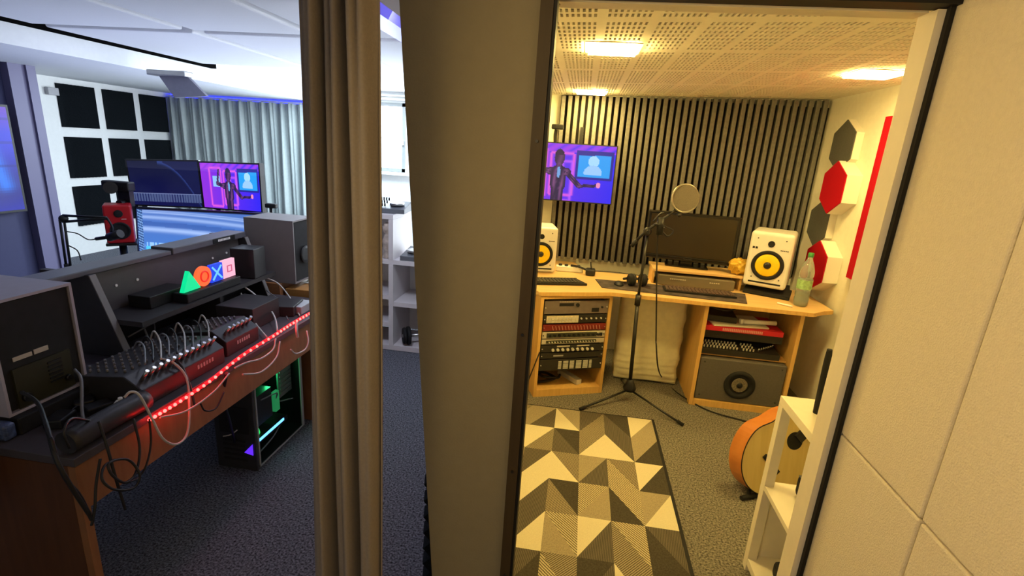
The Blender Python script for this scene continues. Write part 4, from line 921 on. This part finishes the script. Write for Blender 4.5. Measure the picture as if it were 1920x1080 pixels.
# studio speakers with yellow cones
def yspk(lab, loc, rz, s=1.0):
    t = thing('studio_speaker', lab, 'speaker', loc, rz); w, d, h = .265*s, .30*s, .375*s
    bm = bm_(); rbox(bm, -w/2, w/2, 0, d, 0, h, .022*s, 4)
    for f in bm.faces: f.smooth = False
    obj('cabinet', bm, mat('white_speaker_lacquer', (.74, .72, .68), .35, noise=.02), t)
    bm = bm_(); lathe(bm, [(.100*s, 0), (.100*s, .006), (.094*s, .011), (.078*s, .010), (.074*s, .004)], (0, 0, .155*s), (0, -1, 0), 48); obj('surround', bm, blackm, t)
    bm = bm_(); lathe(bm, [(.0765*s, .008), (.070*s, .012), (.03*s, .007), (.02*s, .008)], (0, 0, .155*s), (0, -1, 0), 48); obj('cone', bm, mat('yellow_kevlar', (.85, .58, .01), .4, noise=.08, nscale=200), t)
    bm = bm_(); lathe(bm, [(.024*s, .008), (.021*s, .014), (.012*s, .018), (.002, .019)], (0, 0, .155*s), (0, -1, 0), 24); obj('dust_cap', bm, dmetal, t)
    bm = bm_(); lathe(bm, [(.021*s, -.001), (.021*s, .004), (.015*s, .004), (.012*s, .001), (.004, .004)], (0, 0, .30*s), (0, -1, 0), 28); obj('tweeter', bm, blackm, t)
    bm = bm_(); rbox(bm, -.10*s, .10*s, -.002, .002, .027*s, .038*s, .001, 2); obj('bass_port', bm, blackm, t)
    bm = bm_()
    for x in (-.085, .085):
        for z in (.33, .065): cyl(bm, (x*s, -.002, z*s), (x*s, .001, z*s), .0045*s, seg=8)
    obj_split('screw', bm, dmetal, t)
    bm = bm_()
    for k in range(2): box(bm, (-.11+k*.018)*s, (-.096+k*.018)*s, -.0015, 0, .258*s, .272*s)
    for k in range(5): box(bm, (.06+k*.010)*s, (.067+k*.010)*s, -.0015, 0, .262*s, .268*s)
    obj('lettering', bm, blackm, t)
    return t
pr = UY(1433, 530, 3.58)
yspk('white speaker with yellow cone right of the dark monitor in the booth', (1.285, 3.50, .80), rd(-24), 1.0)
bm = bm_(); M = RZ((1.285, 3.50, DZt+.001), rd(-24)); rbox(bm, -.12, .17, .0, .26, 0, .022, .006, 2, M); prism(bm, [M@Vector(p) for p in ((-.12, 0, .022), (.17, 0, .022), (.15, .24, .055), (-.11, .24, .055))], (0, 0, .002)); solid('speaker_pad', 'black wedge pad under the right white speaker', 'speaker pad', bm, blackm)
yspk('white speaker with yellow cone at the left beside the door frame', (-.245, 3.56, DZt+.004), rd(12), .88)
# riser + monitor
t = thing('desk_riser', 'low beech riser shelf under the dark booth monitor', 'riser', (.87, 3.7, DZt))
obj('board', B(.56, 1.24, 3.58, 3.84, .83, .845), oak_t, t, world=True, bevel=.001); obj('leg', B(.56, .575, 3.59, 3.775, DZt+.001, .829), oak, t, world=True); obj('leg', B(1.16, 1.175, 3.6, 3.775, DZt+.001, .829), oak, t, world=True)
bm = bm_(); rbox(bm, .60, 1.12, 3.555, 3.70, DZt+.001, .81, .004, 2); 
t = thing('keyboard_case', 'grey flat case standing under the monitor riser', 'case', (.86, 3.6, DZt)); obj('case_body', bm, mat('case_taupe', (.16, .135, .095), .6), t, world=True)
bm = bm_()
for k in range(8): box(bm, .68+k*.014, .69+k*.014, 3.552, 3.5545, .785, .793)
for k in range(5): box(bm, .95+k*.014, .96+k*.014, 3.552, 3.5545, .782, .789)
obj('lettering', bm, rc, t, world=True)
t = thing('monitor', 'dark switched-off monitor behind the microphone in the booth', 'monitor', (.85, 3.75, .846), 0)
mtl, mtr, mbr, mbl = UY(1214, 397, 3.74), UY(1393, 405, 3.66), UY(1374, 500, 3.66), UY(1208, 482, 3.74)
mtl.x = mbl.x = (mtl.x+mbl.x)/2; mtr.x = mbr.x = (mtr.x+mbr.x)/2; mtl.z = mtr.z = (mtl.z+mtr.z)/2; mbl.z = mbr.z = (mbl.z+mbr.z)/2
def paint_off(u, v): return (0, 0, 0)
ex = (mtr-mtl).normalized(); nn = Vector((ex.y, -ex.x, 0)); c0 = (mtl+mbr)/2; ww = (mtr-mtl).length; hh_ = mtl.z-mbl.z; MM = Matrix.Translation(c0) @ Matrix.Rotation(math.atan2(ex.y, ex.x), 4, 'Z')
bm = bm_(); rbox(bm, -ww/2, ww/2, 0, .045, -hh_/2, hh_/2, .008, 3, MM); rbox(bm, -ww/3, ww/3, .046, .08, -hh_/3, hh_/3, .01, 3, MM); obj('casing', bm, mat('gloss_black', (.012, .010, .008), .18, noise=.05), t, world=True)
bm = bm_(); box(bm, -ww/2+.022, ww/2-.022, -.002, .0, -hh_/2+.035, hh_/2-.02, MM); obj('screen', bm, mat('off_screen', (.030, .022, .010), .25, noise=.05, nscale=3), t, world=True)
bm = bm_(); box(bm, -ww/2+.001, ww/2-.001, -.004, -.001, -hh_/2+.026, -hh_/2+.032, MM)
for k in range(6): box(bm, -.03+k*.011, -.022+k*.011, -.004, -.001, -hh_/2+.012, -hh_/2+.02, MM)
obj('lettering', bm, dmetal, t, world=True)
bm = bm_(); zb_ = .846-c0.z; box(bm, -.04, .04, .05, .075, zb_+.01, -hh_/3, MM); rbox(bm, -.15, .15, .0, .14, zb_, zb_+.012, .005, 2, MM); obj('stand', bm, MATS['gloss_black'], t, world=True)
# yellow bag
bm = bm_(); t_ = bmesh.new(); bmesh.ops.create_icosphere(t_, subdivisions=3, radius=.068)
for v in t_.verts:
    q = 1+.18*sin(v.co.x*130)*sin(v.co.y*110+v.co.z*90); v.co = Vector((v.co.x*q, v.co.y*q*.7, v.co.z*q*.85))
merge(bm, t_, Matrix.Translation((1.15, 3.64, .905))); solid('yellow_bag', 'crumpled yellow bag between the booth monitor and the right speaker', 'bag', bm, mat('yellow_foil', (.62, .38, .04), .35, noise=.2, bump=.6, bscale=60))
# desk mat, mouse, headphones, keyboards
bm = bm_(); a = [(.16, 3.52), (.20, 3.30), (1.12, 3.25), (1.18, 3.50), (.5, 3.53)]; prism(bm, [(x, y, DZt+.001) for x, y in a], (0, 0, .004)); solid('desk_mat', 'long dark patterned desk mat in the middle of the booth desk', 'desk mat', bm, mat('desk_mat_print', (.06, .045, .045), .8, noise=.7, nscale=14))
bm = bm_(); sphere(bm, (.32, 3.42, DZt+.006), .045, (.75, 1.2, .55), 20)
for v in bm.verts: v.co.z = max(v.co.z, DZt+.006)
solid('computer_mouse', 'black mouse on the desk mat left of the headphones', 'mouse', bm, black)
t = thing('keyboard', 'black keyboard in front of the left white speaker', 'keyboard', (-.12, 3.32, DZt+.001), .3)
obj('tray', (lambda b: (prism(b, [(-.24, -.07, 0), (.21, -.07, 0), (.17, .07, 0), (-.24, .07, 0)], (0, 0, .015)), b)[1])(bm_()), black, t)
bm = bm_()
for r in range(5):
    for k in range(17):
        if -.22+k*.0235 < .17-.0*r: box(bm, -.225+k*.0235, -.206+k*.0235, -.06+r*.025, -.041+r*.025, .0151, .021)
obj('keys', bm, mat('key_grey', (.05, .048, .04), .5), t)
t = thing('keyboard', 'black keyboard on the desk mat in front of the grey case', 'keyboard', (.85, 3.40, DZt+.006), -.02)
obj('tray', B(-.23, .23, -.06, .07, 0, .012), black, t); bm = bm_()
for r in range(5):
    for k in range(18): box(bm, -.22+k*.0245, -.20+k*.0245, -.052+r*.024, -.033+r*.024, .0121, .018)
obj('keys', bm, mat('key_brown', (.09, .06, .055), .5), t)
t = thing('headphones', 'black headphones lying on the desk mat behind the microphone stand', 'headphones', (.44, 3.43, DZt+.006), .2)
for s in (-1, 1):
    bm = bm_()
    lathe(bm, [(.030, -.02), (.040, -.012), (.042, .0), (.040, .012), (.03, .02)], (s*.045, 0, .043), (1, 0, 0), 24); obj('ear_cup', bm, blackm, t)
    bm = bm_(); torus(bm, (s*.025, 0, .043), (1, 0, 0), .030, .011); obj('ear_pad', bm, black, t)
bm = bm_(); tube(bm, [(-.07, 0, .05), (-.075, .06, .03), (-.03, .12, .02), (.03, .12, .02), (.075, .06, .03), (.07, 0, .05)], .009); obj('headband', bm, black, t)
bm = bm_(); rbox(bm, -.1, .1, -.028, .028, 0, .04, .006, 2, RZ((-.03, 3.70, DZt+.001), .05)); t = thing('power_strip', 'white power strip behind the left keyboard on the booth desk', 'power strip', (-.03, 3.70, DZt)); obj('strip_body', bm, white, t, world=True)
bm = bm_()
for k in range(4): cyl(bm, (-.10+k*.045, 3.70, DZt+.04), (-.10+k*.045, 3.70, DZt+.052), .014, seg=14)
obj_split('plug', bm, black, t, world=True)
bm = bm_(); rbox(bm, .09, .16, 3.60, 3.68, DZt+.001, DZt+.05, .012, 3); tube(bm, [(.10, 3.62, DZt+.04), (.04, 3.66, DZt+.05), (-.02, 3.69, DZt+.05)], .008); tube(bm, [(.13, 3.62, DZt+.05), (.12, 3.64, DZt+.1)], .006); solid('power_adapter', 'black power adapter between the power strip and the desk mat', 'adapter', bm, black)
bm = bm_(); tube(bm, [(.16, 3.66, DZt+.03), (.24, 3.72, DZt+.02), (.33, 3.76, DZt+.012), (.45, 3.70, DZt+.02), (.55, 3.72, DZt+.01)], .003); solid('cable', 'thin dark cable along the rear edge of the booth desk', 'cable', bm, cable_b)
bm = bm_(); cyl(bm, (1.33, 3.33, DZt+.007), (1.40, 3.27, DZt+.007), .006); solid('marker_pen', 'short white pen lying beside the bottle on the booth desk', 'pen', bm, white)
# bottle
bp = UZ(1500, 566, DZt); t = thing('water_bottle', 'clear plastic water bottle with green cap and label on the booth desk corner', 'bottle', (1.475, 3.345, DZt+.001))
gm = mat('bottle_plastic', (.75, .85, .78), .12, spec=.6, trans=.75)
bm = bm_(); lathe(bm, [(.036, 0), (.042, .008), (.043, .05), (.040, .06), (.043, .07), (.043, .18), (.038, .19), (.043, .20), (.042, .23), (.030, .275), (.016, .305), (.0145, .325)], (0, 0, 0), (0, 0, 1), 28); obj('bottle_body', bm, gm, t)
bm = bm_(); lathe(bm, [(.016, .322), (.017, .325), (.017, .345), (.014, .348)], (0, 0, 0), (0, 0, 1), 20); obj('cap', bm, mat('green_cap', (.05, .25, .06), .4), t)
bm = bm_(); cyl(bm, (0, 0, .115), (0, 0, .175), .0445, seg=32, cap=False); obj('bottle_label', bm, mat('green_label', (.30, .50, .22), .5, noise=.3, nscale=60), t)
bm = bm_(); cyl(bm, (0, 0, .006), (0, 0, .10), .0385, seg=24); obj('water', bm, mat('water_tint', (.25, .32, .24), .05, trans=.6), t)
# hexagons on the right wall
def hexa(lab, yc, zc_, R, depth, m):
    t = thing('acoustic_hexagon', lab, 'wall panel', (1.699, yc, zc_), 0, 'hexagon panels on the right wall of the booth')
    pts = [(0, R*sin(k*pi/3), R*cos(k*pi/3)) for k in range(6)]
    bm = bm_(); prism(bm, pts, (-depth, 0, 0)); obj('frame', bm, mat('hexagon_white_edge', (.78, .74, .66), .6), t)
    if m: bm = bm_(); prism(bm, [(-depth-.0005, p[1]*.985, p[2]*.985) for p in pts], (-.006, 0, 0)); obj('felt_face', bm, m, t)
hexa('grey felt hexagon panel, topmost on the right booth wall', 3.66, 1.755, .165, .045, grey_felt)
hexa('red felt hexagon panel below the topmost grey one', 3.56, 1.49, .17, .09, red_felt)
hexa('grey felt hexagon panel between the two red ones', 3.75, 1.235, .16, .045, grey_felt)
hexa('red felt hexagon panel lowest on the right booth wall, behind the bottle', 3.56, .975, .17, .09, red_felt)
hexa('plain cream hexagon panel behind the water bottle', 3.86, .99, .15, .03, None)
a, b = UX(1659, 219, 1.672), UX(1587, 520, 1.672)
bm = bm_(); box(bm, 1.672, 1.699, 2.6, (a.y+b.y)/2, b.z, a.z); solid('felt_wall_board', 'tall red felt panel edge on the right booth wall next to the door jamb', 'wall panel', bm, red_felt)
# microphone stand
mb = UY(1181, 722, 3.18); t = thing('microphone_stand', 'black tripod microphone stand in the middle of the booth floor', 'microphone stand', (mb.x, 3.18, 0))
hub = Vector((mb.x, 3.18, .10)); top = UY(1214, 440, 3.18)
bm = bm_(); tube(bm, [hub, Vector((top.x-.004, 3.18, .72))], .0125, 1, 12, False); tube(bm, [Vector((top.x-.004, 3.18, .70)), top], .009, 1, 12, False); cyl(bm, (top.x-.004, 3.18, .68), (top.x-.004, 3.18, .75), .018); obj('pole', bm, dmetal, t, world=True)
bm = bm_(); lathe(bm, [(.012, .06), (.02, .05), (.045, .0), (.04, -.02), (.01, -.03)], hub, (0, 0, 1), 16); obj('hub', bm, black, t, world=True)
f1, f2 = UZ(1090, 766, .012), UZ(1278, 795, .012)
for ft in (f1, f2, Vector((mb.x-.02, 3.48, .012))):
    bm = bm_(); tube(bm, [hub+Vector((0, 0, -.015)), ft], .0075, 1, 8, False); lg = obj('leg', bm, dmetal, t, world=True)
    d = (ft-hub).normalized(); bm = bm_(); cyl(bm, ft-d*.03, ft+d*.012, .011, seg=10); obj('rubber_foot', bm, blackm, lg, world=True)
def M_(px, py): return UY(px, py, 3.17)
bm = bm_(); tube(bm, [M_(1187, 457), M_(1213, 432), M_(1262, 398), M_(1268, 388)], .009, 1, 8, False); cyl(bm, M_(1184, 462), M_(1194, 450), .013); sphere(bm, M_(1214, 434), .026); cyl(bm, M_(1214, 434), M_(1214, 434)+Vector((0, -.04, 0)), .012); obj('boom_arm', bm, black, t, world=True)
bm = bm_(); torus(bm, M_(1238, 424), (.2, .3, 1), .038, .005, 20, 6); cyl(bm, M_(1236, 440), M_(1240, 408), .022); obj('microphone', bm, black, t, world=True)
pcn = M_(1285, 372); nrm = Vector((.25, -1, .10))
bm = bm_(); torus(bm, pcn, nrm, .083, .0055, 40, 8); torus(bm, pcn+Vector((0, .012, 0)), nrm, .083, .005, 40, 8); pf = obj('pop_filter', bm, mat('filter_ring_steel', (.35, .33, .28), .35, metal=.6), t, world=True)
bm = bm_(); cyl(bm, pcn+Vector((0, .002, 0)), pcn+Vector((0, .006, 0))-nrm*.002, .082, seg=40); obj('filter_mesh', bm, mat('filter_mesh_cloth', (.16, .14, .11), .9, noise=.2, nscale=300), pf, world=True)
bm = bm_(); tube(bm, [M_(1225, 415), M_(1240, 400), M_(1262, 397), M_(1278, 397)], .006); sphere(bm, M_(1274, 403), .016); obj('gooseneck', bm, dmetal, t, world=True)
bm = bm_(); tube(bm, [M_(1238, 422), M_(1262, 432), M_(1252, 443), M_(1236, 432), M_(1232, 470), M_(1231, 560), M_(1230, 640)], .0045); cp = [UZ(1245, 712, .01), UZ(1275, 740, .008), UZ(1330, 770, .008), UZ(1400, 790, .008), UZ(1440, 803, .008)]
obj('cable', bm, cable_b, t, world=True)
bm = bm_(); tube(bm, [M_(1230, 640), UY(1234, 690, 3.2), *cp], .0045); solid('microphone_cable', 'black microphone cable running over the booth carpet to the right', 'cable', bm, cable_b)
bm = bm_(); a = MR @ Vector((.005, -.004, .40)); tube(bm, [UY(1012, 660, 3.05), UY(1000, 690, 3.02), UY(990, 715, 3.0)], .004); solid('cable', 'thin dark cable hanging in front of the left side of the beech rack', 'cable', bm, cable_b)
# rug
cols_x = [-.30, -.299, -.298, -.17, -.02, .13, .28, .43, .58]; rowY = [2.93-.243*k for k in range(7)]
fixed = {(3, 0): ('/', 'M', 'D'), (4, 0): ('\\', 'L', 'M'), (5, 0): ('/', 'D', 'S'), (6, 0): ('\\', 'D', 'K'), (7, 0): ('/', 'L', 'M'),
 (2, 1): ('\\', 'K', 'L'), (3, 1): ('/', 'L', 'S'), (4, 1): ('\\', 'D', 'K'), (5, 1): ('/', 'S', 'L'), (6, 1): ('\\', 'L', 'D'), (7, 1): ('/', 'M', 'K'),
 (2, 2): ('/', 'M', 'M'), (3, 2): ('/', 'D', 'L'), (4, 2): ('\\', 'L', 'S'), (5, 2): ('/', 'M', 'D'), (6, 2): ('\\', 'T', 'S'), (7, 2): ('/', 'L', 'K'),
 (2, 3): ('\\', 'L', 'D'), (3, 3): ('/', 'L', 'D'), (4, 3): ('\\', 'S', 'K'), (5, 3): ('/', 'T', 'M'), (6, 3): ('\\', 'K', 'T'), (7, 3): ('/', 'M', 'L'),
 (2, 4): ('/', 'S', 'S'), (3, 4): ('/', 'D', 'L'), (4, 4): ('\\', 'M', 'T'), (5, 4): ('/', 'L', 'D'), (6, 4): ('\\', 'S', 'T'), (7, 4): ('\\', 'K', 'D'),
 (2, 5): ('/', 'D', 'S'), (3, 5): ('/', 'D', 'K'), (4, 5): ('\\', 'T', 'S'), (5, 5): ('/', 'K', 'D'), (6, 5): ('\\', 'L', 'S'), (7, 5): ('/', 'K', 'D')}
keys = 'LMSTDK'; rm = [mat('rug_cream', (.66, .60, .42), .95, noise=.06, nscale=200, bump=.3, bscale=300, spec=.02), mat('rug_tan', (.33, .28, .19), .95, noise=.2, nscale=200, bump=.3, bscale=300, spec=.02),
      stripes('rug_stripe', (.10, .085, .06), (.34, .29, .19), 38, (0, 0, .75)), stripes('rug_bold_stripe', (.13, .11, .07), (.55, .48, .31), 30, (0, 0, -.8)),
      stripes('rug_charcoal', (.07, .062, .048), (.14, .12, .09), 45, (0, 0, .1)), mat('rug_dark', (.065, .058, .045), .95, noise=.25, nscale=160, spec=.02)]
bm = bm_(); zt_ = .012
for i in range(2, 8):
    for j in range(6):
        x0, x1 = cols_x[i], cols_x[i+1]; yf, yn = rowY[j], rowY[j+1]
        d, a, b = fixed.get((i, j), random.choice([('/', *random.sample(keys, 2)), ('\\', *random.sample(keys, 2))]))
        TL, TR, BL, BR = [(x0, yf, zt_), (x1, yf, zt_), (x0, yn, zt_), (x1, yn, zt_)]
        t1, t2_ = ((TL, TR, BL), (TR, BR, BL)) if d == '/' else ((TL, BR, BL), (TL, TR, BR))
        for tri, k in ((t1, a), (t2_, b)):
            f = bm.faces.new([bm.verts.new(p) for p in tri]); f.material_index = keys.index(k)
def fix(bm): pass
me_t = thing('rug', 'rug with cream, tan and charcoal triangles on the booth floor', 'rug', (0, 2.2, .001))
bmesh.ops.recalc_face_normals(bm, faces=bm.faces[:]); obj('rug_pile', bm, rm, me_t, world=True)
bm = bm_(); box(bm, -.298, .58, rowY[-1], rowY[0], .001, .0115); obj('rug_backing', bm, rm[5], me_t, world=True)
bm = bm_(); box(bm, .58, .595, rowY[-1], rowY[0]+.006, .001, .014); box(bm, -.298, .58, rowY[0], rowY[0]+.006, .001, .013); obj('binding', bm, blackm, me_t, world=True)
# white open shelf in the booth
sx0, sx1, sy0, sy1 = .815, 1.12, 1.42, 1.835
t = thing('open_shelf', 'small cream open shelf just inside the door on the right', 'shelf', ((sx0+sx1)/2, (sy0+sy1)/2, 0)); shm = mat('cream_shelf_board', (.78, .72, .58), .5, noise=.02)
for x in (sx0, sx1-.035):
    for y in (sy0, sy1-.035): obj('post', B(x, x+.035, y, y+.035, .0, .742), shm, t, world=True, bevel=.001)
obj('top_board', B(sx0, sx1, sy0, sy1, .743, .775), shm, t, world=True, bevel=.001)
obj('middle_board', B(sx0+.001, sx1, sy0, sy1, .385, .405), shm, t, world=True, bevel=.001); obj('bottom_board', B(sx0+.001, sx1, sy0, sy1, .03, .06), shm, t, world=True, bevel=.001)
obj('end_panel', B(sx0+.036, sx1-.036, sy1-.012, sy1-.001, .061, .384), shm, t, world=True)
bm = bm_(); M = Matrix.Translation((.98, 1.68, .406)); rbox(bm, -.07, .09, -.12, .10, 0, .09, .02, 3, M); rbox(bm, -.02, .08, -.06, .08, .09, .22, .02, 3, M)
t = thing('effects_pedal_bag', 'black bag with pale straps on the middle board of the cream shelf', 'bag', (.98, 1.68, .406)); obj('bag_body', bm, blackm, t, world=True)
bm = bm_(); tube(bm, [(.905, 1.60, .50), (.96, 1.72, .505), (.99, 1.80, .48)], .004); tube(bm, [(.905, 1.75, .50), (.96, 1.66, .51), (1.0, 1.58, .50)], .004); obj('strap', bm, cable_g, t, world=True)
bm = bm_(); rbox(bm, .88, 1.08, 1.50, 1.74, .0605, .13, .02, 3); solid('black_pouch', 'black pouch on the bottom board of the cream shelf', 'pouch', bm, blackm)
bm = bm_(); p0 = UY(1527, 795, 1.72); p1 = UY(1556, 655, 1.72); p0 = Vector((p0.x, 1.72, .776)); tube(bm, [p0, p0.lerp(p1, .3), p0.lerp(p1, .8), p1], lambda u: .014-.006*u*u, 6, 12)
solid('black_rod', 'slim black rod case standing on top of the cream shelf', 'rod', bm, blackm)
# guitar
t = thing('acoustic_guitar', 'acoustic guitar with yellow top and orange sides on a stand behind the cream shelf', 'guitar', (1.10, 2.42, 0))
def gout(n=64):
    pts = []
    for k in range(n):
        a = 2*pi*k/n; s_, c_ = sin(a), cos(a)
        r = .20 if c_ < 0 else .20
        h = -c_*.0
        x = .195*s_*(1-.16*math.exp(-((c_-.25)/.28)**2)) * (1 if c_ < .3 else 1-.22*(c_-.3)/.7); z = .25*c_
        pts.append((x, z))
    return pts
G = Matrix.Translation((1.125, 2.38, .225)) @ Matrix.Rotation(rd(18), 4, 'Z') @ Matrix.Rotation(rd(-14), 4, 'X') @ Matrix.Rotation(rd(50), 4, 'Y')
go_ = gout()
def gp(x, y, z): return G @ Vector((x, y, z))
bm = bm_(); prism(bm, [gp(x, 0.0, z) for x, z in go_], (gp(0, .10, 0)-gp(0, 0, 0))); obj('sides', bm, wood('guitar_side_wood', (.50, .17, .035), (.58, .22, .05), .3, (3, 3, 3)), t, world=True)
bm = bm_(); prism(bm, [gp(x*.985, -.003, z*.985) for x, z in go_], (gp(0, .003, 0)-gp(0, 0, 0))*.98); obj('soundboard', bm, wood('spruce_top', (.66, .50, .18), (.72, .56, .22), .3, (12, 1, 1)), t, world=True)
bm = bm_(); P_ = [gp(x*.995, -.002, z*.995) for x, z in go_]; P_.append(P_[0]); tube(bm, P_, .003, 1, 6, False); obj('binding', bm, blackm, t, world=True)
bm = bm_(); cyl(bm, gp(0, -.0034, .085), gp(0, -.0045, .085), .045, seg=28); obj('sound_hole', bm, blackm, t, world=True)
bm = bm_(); prism(bm, [gp(-.06, -.004, -.10), gp(.06, -.004, -.10), gp(.06, -.004, -.075), gp(-.06, -.004, -.075)], gp(0, -.012, 0)-gp(0, -.004, 0)); obj('bridge', bm, black, t, world=True)
bm = bm_(); prism(bm, [gp(-.025, -.016, .10), gp(.025, -.016, .10), gp(.02, -.016, .56), gp(-.02, -.016, .56)], gp(0, .01, 0)-gp(0, -.016, 0)); prism(bm, [gp(-.03, -.01, .56), gp(.03, -.01, .56), gp(.035, -.01, .68), gp(-.035, -.01, .68)], gp(0, .006, 0)-gp(0, -.01, 0)); obj('neck', bm, black, t, world=True)
bm = bm_(); tube(bm, [(.97, 2.28, .015), (1.0, 2.40, .05), (1.02, 2.52, .12)], .010, 4, 8); tube(bm, [(.93, 2.26, .012), (1.01, 2.30, .012)], .012, 4, 8); tube(bm, [(1.14, 2.26, .012), (1.12, 2.42, .04), (1.08, 2.52, .13), (1.1, 2.6, .012)], .010); tube(bm, [(1.02, 2.52, .12), (1.08, 2.52, .13)], .01, 1, 8)
solid('guitar_stand', 'low black guitar stand under the acoustic guitar', 'guitar stand', bm, blackm)
